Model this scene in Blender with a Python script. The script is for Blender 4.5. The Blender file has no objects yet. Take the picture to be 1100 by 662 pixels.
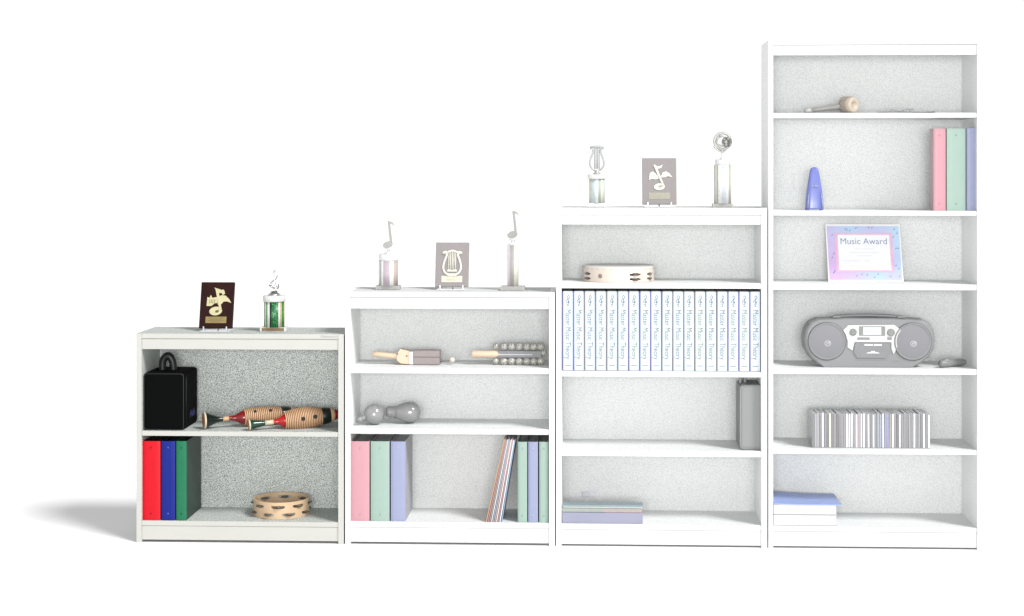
import bpy, bmesh, math, random
from mathutils import Vector, Matrix
random.seed(7)
PI = math.pi
sc = bpy.context.scene
COL = sc.collection

# ------------------------------------------------------------------ camera model (metres)
A = math.radians(2.27); F = 1747.0; PX0, PY0 = 575.0, 181.0; D, H = 7.03, 1.634
def P(px, py, Y=0.0):
    """point of the plane y = Y that the photograph shows at (px, py)"""
    u = (px - PX0) / F; v = (PY0 - py) / F
    dx = -math.sin(A) + u * math.cos(A); dy = math.cos(A) + u * math.sin(A)
    t = (Y + D) / dy
    return Vector((t * dx, Y, H + t * v))
def X(px, Y=0.0): return P(px, 300, Y).x
def S(n, Y=0.15): return n * (D + Y) / F / 0.999     # pixels -> metres at depth Y

cd = bpy.data.cameras.new('camera'); cam = bpy.data.objects.new('camera', cd); COL.objects.link(cam)
cam.location = (0, -D, H); cam.rotation_euler = (PI / 2, 0, A)
cd.sensor_width = 36; cd.lens = F / 1100 * 36; cd.shift_x = -(PX0 - 550) / 1100; cd.shift_y = -(331 - PY0) / 1100
cd.clip_end = 500; sc.camera = cam

# ------------------------------------------------------------------ materials
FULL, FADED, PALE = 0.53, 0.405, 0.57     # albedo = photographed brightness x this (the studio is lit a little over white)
ALB = FULL
def lin(c):
    c /= 255.0
    return ALB * (c / 12.92 if c <= 0.04045 else ((c + 0.055) / 1.055) ** 2.4)
MC = {}
BRIGHT = set('''bright_white_laminate maker_lettering_pale_grey pale_page_block faded_page_edges faded_pages faded_gold faded_skin faded_plywood pink_frame lilac_frame_line
pale_binder_gap faded_sky_cover disc_spine_bright_white disc_spine_off_white disc_spine_cream_yellow disc_spine_icy_blue award_lettering award_lines faded_acrylic faded_beech faded_wood_ball page_side_speckle
faded_lilac_paper faded_print faded_silver_panel faded_lcd booklet_white booklet_cream booklet_pale faded_yellow_foil faded_aqua_foil faded_aqua_plate faded_silver faded_chrome faded_brass
faded_black_gourd faded_black_handle faded_nickel_bell'''.split())
STRONG = set('''warm_white_laminate shelf_underside_grey maker_lettering_grey white_studio_floor red_vinyl blue_vinyl green_vinyl red_vinyl_cover blue_vinyl_cover
green_vinyl_cover dark_rivet blue_rivet green_rivet dark_binder_gap black_nylon black_piping navy_badge badge_silver pale_turned_wood scraper_groove dark_green_lacquer
bottle_green_lacquer red_lacquer dark_red_lacquer black_lacquer ivory_ring hole_dark disc_wood honey_plywood jingle_steel dark_mahogany cream_gold brass_plate engraving
clear_acrylic bright_chrome chrome_shadow white_foil gold_foil dark_green_foil white_marble orange_foil bronze_plate'''.split())
def mat(name, rgb, rough=0.5, metal=0.0, var=0.06, vscale=60.0, spec=0.4, bump=0.0, bscale=400.0, lum=1.0):
    """rgb in sRGB 0..255 ; a little procedural tone variation and bump on everything"""
    global ALB
    if name in MC: return MC[name]
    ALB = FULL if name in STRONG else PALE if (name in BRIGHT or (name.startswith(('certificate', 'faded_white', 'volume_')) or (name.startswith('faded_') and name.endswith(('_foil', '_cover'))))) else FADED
    m = bpy.data.materials.new(name); m.use_nodes = True
    nt = m.node_tree; N = nt.nodes; L = nt.links
    b = N['Principled BSDF']
    b.inputs['Roughness'].default_value = rough; b.inputs['Metallic'].default_value = metal
    b.inputs['Specular IOR Level'].default_value = spec
    c = [lin(x) * lum for x in rgb]
    tc = N.new('ShaderNodeTexCoord')
    nz = N.new('ShaderNodeTexNoise'); nz.inputs['Scale'].default_value = vscale; nz.inputs['Detail'].default_value = 3
    L.new(tc.outputs['Object'], nz.inputs['Vector'])
    rp = N.new('ShaderNodeValToRGB')
    rp.color_ramp.elements[0].position = 0.3; rp.color_ramp.elements[1].position = 0.7
    rp.color_ramp.elements[0].color = [x * (1 - var) for x in c] + [1]
    rp.color_ramp.elements[1].color = [min(1, x * (1 + var)) for x in c] + [1]
    L.new(nz.outputs['Fac'], rp.inputs['Fac']); L.new(rp.outputs['Color'], b.inputs['Base Color'])
    if bump:
        n2 = N.new('ShaderNodeTexNoise'); n2.inputs['Scale'].default_value = bscale
        L.new(tc.outputs['Object'], n2.inputs['Vector'])
        bp = N.new('ShaderNodeBump'); bp.inputs['Strength'].default_value = bump; bp.inputs['Distance'].default_value = 0.001
        L.new(n2.outputs['Fac'], bp.inputs['Height']); L.new(bp.outputs['Normal'], b.inputs['Normal'])
    MC[name] = m
    return m
def tweed(name, lo, mid, hi, scale=330.0, p=(0.33, 0.5, 0.67)):
    m = bpy.data.materials.new(name); m.use_nodes = True
    nt = m.node_tree; N = nt.nodes; L = nt.links; b = N['Principled BSDF']
    b.inputs['Roughness'].default_value = 0.75; b.inputs['Specular IOR Level'].default_value = 0.15
    tc = N.new('ShaderNodeTexCoord')
    nz = N.new('ShaderNodeTexNoise'); nz.inputs['Scale'].default_value = scale; nz.inputs['Detail'].default_value = 2.5
    nz.inputs['Roughness'].default_value = 0.7
    L.new(tc.outputs['Object'], nz.inputs['Vector'])
    rp = N.new('ShaderNodeValToRGB'); e = rp.color_ramp.elements
    e[0].position = p[0]; e[0].color = [lin(x) for x in lo] + [1]
    e[1].position = p[2]; e[1].color = [lin(x) for x in hi] + [1]
    k = e.new(p[1]); k.color = [lin(x) for x in mid] + [1]
    L.new(nz.outputs['Fac'], rp.inputs['Fac']); L.new(rp.outputs['Color'], b.inputs['Base Color'])
    return m
def glitter(name, cols, scale=420.0, rough=0.25, metal=0.7):
    m = bpy.data.materials.new(name); m.use_nodes = True
    nt = m.node_tree; N = nt.nodes; L = nt.links; b = N['Principled BSDF']
    b.inputs['Roughness'].default_value = rough; b.inputs['Metallic'].default_value = metal
    tc = N.new('ShaderNodeTexCoord')
    vo = N.new('ShaderNodeTexVoronoi'); vo.inputs['Scale'].default_value = scale
    L.new(tc.outputs['Object'], vo.inputs['Vector'])
    sp = N.new('ShaderNodeSeparateColor'); L.new(vo.outputs['Color'], sp.inputs['Color'])
    rp = N.new('ShaderNodeValToRGB'); rp.color_ramp.interpolation = 'CONSTANT'; e = rp.color_ramp.elements
    n = len(cols)
    e[0].color = [lin(x) for x in cols[0]] + [1]; e[0].position = 0
    e[1].color = [lin(x) for x in cols[1]] + [1]; e[1].position = 1.0 / n
    for i in range(2, n):
        q = e.new(i / n); q.color = [lin(x) for x in cols[i]] + [1]
    L.new(sp.outputs[0], rp.inputs['Fac']); L.new(rp.outputs['Color'], b.inputs['Base Color'])
    return m
def gradient_x(name, stops, w, h):
    """border paper of the certificate: hue drifts across the sheet"""
    m = bpy.data.materials.new(name); m.use_nodes = True
    nt = m.node_tree; N = nt.nodes; L = nt.links; b = N['Principled BSDF']; b.inputs['Roughness'].default_value = 0.5
    b.inputs['Specular IOR Level'].default_value = 0.2
    tc = N.new('ShaderNodeTexCoord'); s = N.new('ShaderNodeSeparateXYZ'); L.new(tc.outputs['Object'], s.inputs[0])
    nz = N.new('ShaderNodeTexNoise'); nz.inputs['Scale'].default_value = 14; L.new(tc.outputs['Object'], nz.inputs['Vector'])
    a = N.new('ShaderNodeMath'); a.operation = 'MULTIPLY_ADD'; a.inputs[1].default_value = 0.75 / w; a.inputs[2].default_value = 0.28
    L.new(s.outputs['X'], a.inputs[0])
    z = N.new('ShaderNodeMath'); z.operation = 'MULTIPLY_ADD'; z.inputs[1].default_value = 0.3 / h; L.new(s.outputs['Z'], z.inputs[0]); L.new(a.outputs[0], z.inputs[2])
    q = N.new('ShaderNodeMath'); q.operation = 'MULTIPLY_ADD'; q.inputs[1].default_value = 0.35; L.new(nz.outputs['Fac'], q.inputs[0]); L.new(z.outputs[0], q.inputs[2])
    rp = N.new('ShaderNodeValToRGB'); e = rp.color_ramp.elements
    e[0].position = stops[0][0]; e[0].color = [lin(x) for x in stops[0][1]] + [1]
    e[1].position = stops[-1][0]; e[1].color = [lin(x) for x in stops[-1][1]] + [1]
    for p, c in stops[1:-1]:
        k = e.new(p); k.color = [lin(x) for x in c] + [1]
    L.new(q.outputs[0], rp.inputs['Fac']); L.new(rp.outputs['Color'], b.inputs['Base Color'])
    return m

# ------------------------------------------------------------------ mesh builder
class MB:
    def __init__(self): self.v = []; self.f = []; self.m = []; self.s = []
    def add(self, vs, fs, mi=0, M=None, smooth=False):
        o = len(self.v)
        for p in vs:
            p = Vector(p); self.v.append(M @ p if M else p)
        for k, f in enumerate(fs):
            self.f.append([o + i for i in f]); self.m.append(mi[k] if isinstance(mi, list) else mi); self.s.append(smooth)
        return self
    def box(self, x0, x1, y0, y1, z0, z1, mi=0, M=None):
        v = [(x, y, z) for z in (z0, z1) for y in (y0, y1) for x in (x0, x1)]
        return self.add(v, [(0, 2, 3, 1), (4, 5, 7, 6), (0, 1, 5, 4), (2, 6, 7, 3), (0, 4, 6, 2), (1, 3, 7, 5)], mi, M)
    def lathe(self, prof, seg=32, axis='z', mi=0, M=None, mfun=None, smooth=True, cap=True, afun=None):
        vs = []; fs = []; ms = []
        for t, r in prof:
            for k in range(seg):
                a = 2 * PI * k / seg; c, s_ = r * math.cos(a), r * math.sin(a)
                vs.append((c, s_, t) if axis == 'z' else ((t, c, s_) if axis == 'x' else (s_, t, c)))
        for i in range(len(prof) - 1):
            for k in range(seg):
                k2 = (k + 1) % seg
                fs.append((i * seg + k, i * seg + k2, (i + 1) * seg + k2, (i + 1) * seg + k))
                ms.append(mfun(i) if mfun else (afun(k) if afun else mi))
        self.add(vs, fs, ms, M, smooth)
        if cap:
            n = len(prof)
            self.add(vs[:seg], [tuple(range(seg))[::-1]], mfun(0) if mfun else mi, M)
            self.add(vs[-seg:], [tuple(range(seg))], mfun(n - 2) if mfun else mi, M)
        return self
    def ball(self, c, r, seg=24, rings=14, mi=0, M=None, sc_=(1, 1, 1)):
        pr = [(-math.cos(PI * i / rings), max(1e-5, math.sin(PI * i / rings))) for i in range(rings + 1)]
        T = Matrix.Translation(c) @ Matrix.Diagonal((r * sc_[0], r * sc_[1], r * sc_[2], 1))
        return self.lathe(pr, seg, 'z', mi, (M @ T) if M else T, cap=False)
    def tube(self, pts, r, seg=8, mi=0, M=None, flat=1.0, closed=False):
        pts = [Vector(p) for p in pts]; n = len(pts); vs = []; fs = []
        ref = Vector((0, 1, 0))
        for i, p in enumerate(pts):
            if closed: d = pts[(i + 1) % n] - pts[i - 1]
            else: d = pts[min(i + 1, n - 1)] - pts[max(i - 1, 0)]
            d.normalize()
            rf = ref if abs(d.dot(ref)) < 0.95 else Vector((1, 0, 0))
            u = d.cross(rf).normalized(); w = u.cross(d).normalized()
            rr = r[i] if isinstance(r, (list, tuple)) else r
            for k in range(seg):
                a = 2 * PI * k / seg
                vs.append(p + u * rr * math.cos(a) + w * rr * flat * math.sin(a))
        for i in range(n if closed else n - 1):
            j = (i + 1) % n
            for k in range(seg):
                k2 = (k + 1) % seg; fs.append((i * seg + k, i * seg + k2, j * seg + k2, j * seg + k))
        self.add(vs, fs, mi, M, True)
        if not closed:
            self.add(vs[:seg], [tuple(range(seg))[::-1]], mi, M); self.add(vs[-seg:], [tuple(range(seg))], mi, M)
        return self
    def prism(self, poly, y0, y1, mi=0, M=None):
        """polygon in x,z extruded along y"""
        n = len(poly)
        vs = [(x, y0, z) for x, z in poly] + [(x, y1, z) for x, z in poly]
        fs = [tuple(range(n)), tuple(range(n, 2 * n))[::-1]]
        for i in range(n):
            j = (i + 1) % n; fs.append((i, n + i, n + j, j))
        return self.add(vs, fs, mi, M)
    def build(self, name, mats, parent=None, bevel=0.0, loc=(0, 0, 0), segs=2, subsurf=0):
        me = bpy.data.meshes.new(name); me.from_pydata([tuple(p) for p in self.v], [], self.f)
        for m in (mats if isinstance(mats, (list, tuple)) else [mats]): me.materials.append(m)
        me.polygons.foreach_set('material_index', self.m); me.polygons.foreach_set('use_smooth', self.s)
        bm = bmesh.new(); bm.from_mesh(me)
        bmesh.ops.remove_doubles(bm, verts=bm.verts, dist=1e-6)
        bmesh.ops.recalc_face_normals(bm, faces=bm.faces); bm.to_mesh(me); bm.free()
        o = bpy.data.objects.new(name, me); COL.objects.link(o); o.parent = parent; o.location = loc
        if bevel:
            b = o.modifiers.new('edge', 'BEVEL'); b.width = bevel; b.segments = segs; b.limit_method = 'ANGLE'; b.angle_limit = math.radians(40)
            b.harden_normals = False
        return o
def cr(pts, n=6):
    """Catmull-Rom through points (tuples of any length)"""
    pts = [Vector(p) for p in pts]; out = []
    for i in range(len(pts) - 1):
        p0 = pts[max(i - 1, 0)]; p1 = pts[i]; p2 = pts[i + 1]; p3 = pts[min(i + 2, len(pts) - 1)]
        for k in range(n):
            t = k / n
            out.append(0.5 * ((2 * p1) + (p2 - p0) * t + (2 * p0 - 5 * p1 + 4 * p2 - p3) * t * t + (3 * p1 - p0 - 3 * p2 + p3) * t ** 3))
    out.append(pts[-1]); return out
def ell(cx, cz, rx, rz, n=24, rot=0):
    return [(cx + rx * math.cos(t) * math.cos(rot) - rz * math.sin(t) * math.sin(rot),
             cz + rx * math.cos(t) * math.sin(rot) + rz * math.sin(t) * math.cos(rot)) for t in (2 * PI * k / n for k in range(n))]
def thing(name, label, cat, loc=(0, 0, 0), rot=(0, 0, 0), group=None):
    o = bpy.data.objects.new(name, None); COL.objects.link(o); o.empty_display_size = 0.05
    o.location = loc; o.rotation_euler = rot; o['label'] = label; o['category'] = cat
    if group: o['group'] = group
    return o
def copy_thing(root, loc, label, rot=None, mats=None):
    r = root.copy(); COL.objects.link(r); r.location = loc; r['label'] = label
    if rot is not None: r.rotation_euler = rot
    for ch in list(root.children):
        c = ch.copy(); COL.objects.link(c); c.parent = r
        if mats and ch.name.split('.')[0] in mats:
            c.data = ch.data.copy(); c.data.materials[0] = mats[ch.name.split('.')[0]]
        for g in ch.children:
            d = g.copy(); COL.objects.link(d); d.parent = c
    return r
def text_into(mb, body, size, fn, mi=0, align='CENTER', shear=0.0, bold=0.0):
    cu = bpy.data.curves.new('t', 'FONT'); cu.body = body; cu.size = size; cu.align_x = align; cu.resolution_u = 3; cu.shear = shear; cu.offset = bold
    o = bpy.data.objects.new('t', cu); COL.objects.link(o); bpy.context.view_layer.update()
    me = bpy.data.meshes.new_from_object(o.evaluated_get(bpy.context.evaluated_depsgraph_get()))
    mb.add([fn(v.co.x, v.co.y) for v in me.vertices], [tuple(p.vertices) for p in me.polygons], mi)
    bpy.data.objects.remove(o); bpy.data.curves.remove(cu); bpy.data.meshes.remove(me)

# ------------------------------------------------------------------ palette
ALB = .69
T1 = tweed('grey_tweed_laminate', (108, 115, 110), (199, 205, 200), (253, 255, 253), 252, (.365, .5, .635))
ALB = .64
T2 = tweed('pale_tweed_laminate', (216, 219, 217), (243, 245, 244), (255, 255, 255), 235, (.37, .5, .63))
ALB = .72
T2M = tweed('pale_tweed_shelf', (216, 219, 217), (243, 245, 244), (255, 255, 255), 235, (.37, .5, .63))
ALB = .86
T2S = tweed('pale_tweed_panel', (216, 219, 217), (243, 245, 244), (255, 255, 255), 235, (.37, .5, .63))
ALB = FULL
W1 = mat('warm_white_laminate', (226, 226, 219), 0.42, var=0.012, vscale=8, spec=0.3, lum=.93)
W2 = mat('bright_white_laminate', (249, 249, 248), 0.42, var=0.008, vscale=8, spec=0.3, lum=.97)
UND1 = mat('shelf_underside_grey', (176, 180, 176), 0.6, var=0.05, vscale=200)
LOGO1 = mat('maker_lettering_grey', (175, 177, 172), 0.5); LOGO2 = mat('maker_lettering_pale_grey', (210, 210, 208), 0.5)

# ------------------------------------------------------------------ floor
fl = MB(); fl.add([(-80, -40, 0), (80, -40, 0), (80, 220, 0), (-80, 220, 0)], [(0, 1, 2, 3)])
fo = fl.build('floor', mat('white_studio_floor', (231, 231, 231), 0.9, var=0.006, vscale=1.5, spec=0.1, lum=1 / FULL)); fo['kind'] = 'structure'

# ------------------------------------------------------------------ bookcases
DEP = 0.305
def bookcase(label, xl, xr, xil, xir, ytop, yst, yfa, shelves, base, yrail, tw, wh, logo, lx, tws=None, twm=None):
    tws = tws or tw
    xm = (xl + xr) / 2
    Z = lambda py: P(xm, py).z
    L, R, IL, IR = X(xl), X(xr), X(xil), X(xir)
    r = thing('bookcase', label, 'bookcase', ((L + R) / 2, 0, 0), group='bookcases standing in a row')
    o = (L + R) / 2
    L -= o; R -= o; IL -= o; IR -= o
    zt = Z(ytop); e = 0.002
    for a, b in ((L, IL), (IR, R)):
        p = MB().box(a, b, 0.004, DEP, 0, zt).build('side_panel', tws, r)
        MB().box(a, b, 0, 0.0038, 0, zt).build('edge_band', wh, p, bevel=0.001)
    a, b = IL + .0003, IR - .0003
    p = MB().box(a, b, 0.006, DEP - .008, Z(yst), zt - 0.0003).build('top_panel', tw, r)
    eb = MB().box(a, b, 0.002, 0.0058, Z(yst), zt - 0.0003).build('edge_band', wh, p, bevel=0.001)
    lg = MB(); text_into(lg, 'Fleetwood', 0.017, lambda x, y: (X(lx) - o + x, 0.0016, (Z(ytop) + Z(yst)) / 2 - 0.0045 + y), shear=0.2)
    lg.build('lettering', logo, eb)
    MB().box(a, b, 0.005, 0.022, Z(yfa), Z(yst) - .0012).build('top_rail', wh, r, bevel=0.0012)
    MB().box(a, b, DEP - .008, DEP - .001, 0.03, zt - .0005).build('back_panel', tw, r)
    zs = []
    for y0, y1 in shelves:
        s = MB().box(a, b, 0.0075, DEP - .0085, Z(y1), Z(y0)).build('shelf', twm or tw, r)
        MB().box(a, b, 0.0035, 0.0073, Z(y1), Z(y0)).build('edge_band', wh, s, bevel=0.001)
        zs.append(Z(y0))
    s = MB().box(a, b, 0.0075, DEP - .0085, Z(base[1]) + .0005, Z(base[0])).build('bottom_shelf', twm or tw, r)
    MB().box(a, b, 0.0035, 0.0073, Z(base[1]) + .0005, Z(base[0])).build('edge_band', wh, s, bevel=0.001)
    zs.append(Z(base[0]))
    MB().box(a, b, 0.0055, 0.022, Z(yrail), Z(base[1]) - .0006).build('bottom_rail', wh, r, bevel=0.001)
    return zt, zs, r
C1T, C1, B1 = bookcase('lowest two-shelf grey tweed bookcase with warm white edges, strongest in colour', 146.5, 369.2, 152, 363.3, 358.8, 364.2, 375.8,
                       [(463.9, 469)], (560.5, 565.9), 581, T1, W1, LOGO1, 353)
C2T, C2, B2 = bookcase('pale three-shelf bookcase holding the black maracas and sleigh bells', 370.7, 596, 376.2, 589.8, 313.8, 319.6, 332,
                       [(395.4, 401.6), (461, 466.8)], (561.4, 567.5), 583.3, T2, W2, LOGO2, 580, T2S, T2M)
C3T, C3, B3 = bookcase('pale four-shelf bookcase holding the long row of matching white volumes', 597.2, 824.2, 603.2, 817.8, 223.4, 231, 241.5,
                       [(304.2, 310.2), (399.3, 405.2), (484.5, 490.8)], (563.9, 570), 585.8, T2, W2, LOGO2, 808, T2S, T2M)
C4T, C4, B4 = bookcase('tallest pale six-shelf bookcase holding the portable stereo', 825.4, 1055.4, 830.6, 1049.8, 42.7, 48, 59.2,
                       [(121.3, 126.6), (226.6, 231.8), (305.7, 311.8), (396.3, 402.5), (483, 488.4)], (566.6, 572), 588, T2, W2, LOGO2, 1036, T2S, T2M)
# paper label stuck on the back board of the third bookcase
p = P(631.5, 531.5, DEP - .009); bx = B3.location.x
lb = MB(); w2, h2 = S(9, .29), S(3.6, .29)
lb.box(p.x - bx - w2, p.x - bx + w2, DEP - .0088, DEP - .0083, p.z - h2, p.z + h2)
lo = lb.build('paper_label', mat('faded_lilac_paper', (244, 243, 250), .6), B3)
ll = MB()
for k in range(4): ll.box(p.x - bx - w2 * .55, p.x - bx + w2 * .2, DEP - .0092, DEP - .0089, p.z + h2 * (.8 - .48 * k) - .0012, p.z + h2 * (.8 - .48 * k) + .0012)
ll.box(p.x - bx - w2 * .72, p.x - bx - w2 * .6, DEP - .0092, DEP - .0089, p.z - h2 * .85, p.z + h2 * .95)
ll.build('printed_lines', mat('faded_print', (208, 208, 218), .6), lo)

# ------------------------------------------------------------------ binders
VD = mat('dark_binder_gap', (28, 30, 32), .6); VP = mat('pale_binder_gap', (226, 226, 228), .7)
def binder(label, x0, x1, ytop, zb, spine, cover, inner, dep=0.262, y0=0.012, group=None, lab=True, rivet=None, lean=0.0):
    """upright ring binder seen from its spine; x0,x1 in photo pixels at its spine"""
    L, R = X(x0, y0), X(x1, y0); w = R - L - .0012; h = P((x0 + x1) / 2, ytop, y0).z - zb
    t = thing('ring_binder', label, 'binder', ((L + R) / 2, y0, zb + .0004), (0, 0, 0), group)
    tk = 0.0028
    sp = MB(); n = 7; pr = []
    for k in range(n + 1):          # slightly rounded spine
        q = -1 + 2 * k / n; pr.append((q * w / 2, 0.0035 * q ** 4))
    vs = [(x, y, z) for z in (0, h) for x, y in pr] + [(x, .006, z) for z in (0, h) for x in (-w / 2, w / 2)]
    N1 = n + 1; fs = [(k, k + 1, N1 + k + 1, N1 + k) for k in range(n)]
    a0, a1, b0, b1 = 2 * N1, 2 * N1 + 1, 2 * N1 + 2, 2 * N1 + 3
    fs += [(a0, a1) + tuple(range(n, -1, -1)), tuple(range(N1, 2 * N1)) + (b1, b0), (a1, a0, b0, b1), (0, N1, b0, a0), (n, a1, b1, 2 * N1 - 1)]
    sp.add(vs, fs); spo = sp.build('spine', spine, t)
    for zz in (.085, .92):
        rv = MB().lathe([(-.0022, .0018), (-.0018, .0034), (.0002, .0036)], 14, 'y', M=Matrix.Translation((0, 0, h * zz)))
        rv.build('rivet', rivet, spo)
    for s in (-1, 1):
        c = MB(); xa, xb = sorted((s * w / 2, s * (w / 2 - tk))); c.box(xa, xb, .0062, dep, 0, h); c.build('cover', cover, t, bevel=.0008)
    if w > .02:
        MB().box(-w / 2 + tk + .001, w / 2 - tk - .001, .02, dep - .015, .006, h - .012).build('sheets', inner, t)
    return t
R1 = mat('red_vinyl', (234, 22, 40), .38, spec=.15, var=.04, vscale=30, bump=.08); BL1 = mat('blue_vinyl', (26, 42, 146), .36, spec=.15, var=.06, vscale=30, bump=.1)
G1 = mat('green_vinyl', (40, 130, 92), .38, spec=.15, var=.05, vscale=30, bump=.08)
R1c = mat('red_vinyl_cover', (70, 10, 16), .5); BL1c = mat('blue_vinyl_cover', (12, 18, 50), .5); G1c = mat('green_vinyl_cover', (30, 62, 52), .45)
RV = mat('dark_rivet', (40, 24, 26), .4); RVB = mat('blue_rivet', (90, 110, 190), .3); RVG = mat('green_rivet', (20, 60, 48), .3)
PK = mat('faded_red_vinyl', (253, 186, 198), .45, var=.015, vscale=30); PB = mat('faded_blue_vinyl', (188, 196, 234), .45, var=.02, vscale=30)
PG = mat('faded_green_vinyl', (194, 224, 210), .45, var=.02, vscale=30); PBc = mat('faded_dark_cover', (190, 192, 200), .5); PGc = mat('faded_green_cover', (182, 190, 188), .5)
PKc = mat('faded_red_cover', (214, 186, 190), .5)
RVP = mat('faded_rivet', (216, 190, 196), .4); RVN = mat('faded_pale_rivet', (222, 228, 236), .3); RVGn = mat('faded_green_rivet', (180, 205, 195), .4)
gb1 = 'binders on the bottom shelf of the lowest bookcase'
z = C1[1]
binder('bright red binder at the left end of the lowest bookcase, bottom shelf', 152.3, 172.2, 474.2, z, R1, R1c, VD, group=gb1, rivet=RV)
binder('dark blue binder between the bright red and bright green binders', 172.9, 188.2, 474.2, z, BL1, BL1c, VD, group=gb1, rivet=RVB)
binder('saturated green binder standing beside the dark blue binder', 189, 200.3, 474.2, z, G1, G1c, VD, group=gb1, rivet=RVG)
gb2 = 'pale binders at the left of the second bookcase'; z = C2[2]
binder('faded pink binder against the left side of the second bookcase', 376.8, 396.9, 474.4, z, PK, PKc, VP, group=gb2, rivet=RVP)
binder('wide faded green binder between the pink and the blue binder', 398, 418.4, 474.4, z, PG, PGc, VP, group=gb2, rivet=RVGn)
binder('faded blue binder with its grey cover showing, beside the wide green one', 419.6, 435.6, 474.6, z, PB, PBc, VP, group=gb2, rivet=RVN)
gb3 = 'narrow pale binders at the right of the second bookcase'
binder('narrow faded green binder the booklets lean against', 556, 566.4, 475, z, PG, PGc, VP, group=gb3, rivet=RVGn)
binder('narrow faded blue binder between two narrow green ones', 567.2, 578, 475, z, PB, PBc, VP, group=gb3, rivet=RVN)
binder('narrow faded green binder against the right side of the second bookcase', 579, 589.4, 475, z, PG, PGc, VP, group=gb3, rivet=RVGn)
gb4 = 'binders on the second shelf of the tallest bookcase'; z = C4[1]
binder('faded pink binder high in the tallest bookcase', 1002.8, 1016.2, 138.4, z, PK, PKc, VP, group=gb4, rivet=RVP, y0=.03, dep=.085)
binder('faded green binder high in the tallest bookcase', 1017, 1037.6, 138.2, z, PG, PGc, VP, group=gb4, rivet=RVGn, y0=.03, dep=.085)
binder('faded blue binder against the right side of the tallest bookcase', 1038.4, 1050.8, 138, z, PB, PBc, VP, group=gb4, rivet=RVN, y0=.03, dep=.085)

# ------------------------------------------------------------------ padded black bags
def bag(label, x0, x1, ytop, zb, y0, dep, bm, trim, handle, patch=None, hx=.5, rnd=.014):
    L, R = X(x0, y0), X(x1, y0); w = R - L; h = P((x0 + x1) / 2, ytop, y0).z - zb
    t = thing('equipment_bag', label, 'bag', ((L + R) / 2, y0 + dep / 2, zb + .0005))
    b = MB().box(-w / 2, w / 2, -dep / 2, dep / 2, 0, h).build('body', bm, t, bevel=rnd, segs=4)
    pp = MB(); q = rnd * .28                                                   # piping along the seams
    for yy in (-dep / 2 + q, dep / 2 - q):
        xs, zz = w / 2 - q, h - q
        c = rnd * .8
        pts = [(-xs + c, yy, zz), (xs - c, yy, zz), (xs - c * .3, yy, zz - c * .3), (xs, yy, zz - c), (xs, yy, c + q), (xs - c * .3, yy, q + c * .3), (xs - c, yy, q), (-xs + c, yy, q),
               (-xs + c * .3, yy, q + c * .3), (-xs, yy, c + q), (-xs, yy, zz - c), (-xs + c * .3, yy, zz - c * .3)]
        pp.tube(pts, .0022, 8, closed=True)
    pp.build('piping', trim, b)
    zp = MB(); zp.tube([(w / 2 + .0004, -dep * .36, .02), (w / 2 + .0004, -dep * .36, h - .02)], .0016, 6); zp.build('zip', trim, b)
    hw, hh, hd, hxx = handle
    arc = [(hxx - hw / 2 * 1.0, 0, h - .004), (hxx - hw / 2 * .95, 0, h + hh * .6), (hxx - hw * .18, 0, h + hh * .97), (hxx + hw * .12, 0, h + hh), (hxx + hw * .4, 0, h + hh * .62), (hxx + hw / 2, 0, h - .004)]
    MB().tube(cr([(x, y, z_) for x, y, z_ in arc], 6), hw * .33, 10, flat=hd / (hw * .66)).build('handle', trim, t)
    if patch:
        pm, tm, py_, pz, ps = patch
        g = MB(); g.box(w / 2 + .0005, w / 2 + .001, py_ - ps, py_ + ps, pz - ps * .34, pz + ps * .34)
        po = g.build('maker_badge', pm, t)
        g = MB(); xx = w / 2 + .0016
        text_into(g, 'JBL', ps * .62, lambda x, y: (xx, py_ + x, pz - ps * .2 + y), align='CENTER') if False else None
        for k in range(5):        # worn, unreadable strokes of the badge
            yy = py_ - ps * .75 + k * ps * .36
            g.box(xx - .0004, xx, yy, yy + ps * .14, pz - ps * .16, pz + ps * (.22 if k % 2 else .1))
        g.box(xx - .0004, xx, py_ - ps * .2, py_ + ps * .85, pz - ps * .28, pz - ps * .2)
        g.build('badge_marks', tm, po)
    return t
NY = mat('black_nylon', (5, 6, 6), .8, var=.2, vscale=300, spec=.06, bump=.25, bscale=900); NYT = mat('black_piping', (34, 36, 38), .4, spec=.3)
PN = mat('faded_black_nylon', (186, 187, 187), .7, var=.015, vscale=200); PNT = mat('faded_black_piping', (198, 199, 199), .4)
bag('boxy black padded bag with a strap handle in the lowest bookcase', 153.6, 197.8, 401, C1[0], .02, .24, NY, NYT, (.05, .06, .032, -.012),
    (mat('navy_badge', (14, 16, 40), .6, spec=.1), mat('badge_silver', (78, 84, 150), .5, spec=.1), .02, .058, .05))
bag('slim faded grey-black bag at the right end of the fourth bookcase shelf', 794.4, 819.4, 413.8, C3[2], .03, .19, PN, PNT, (.02, .03, .03, -.028), rnd=.016)

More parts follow.
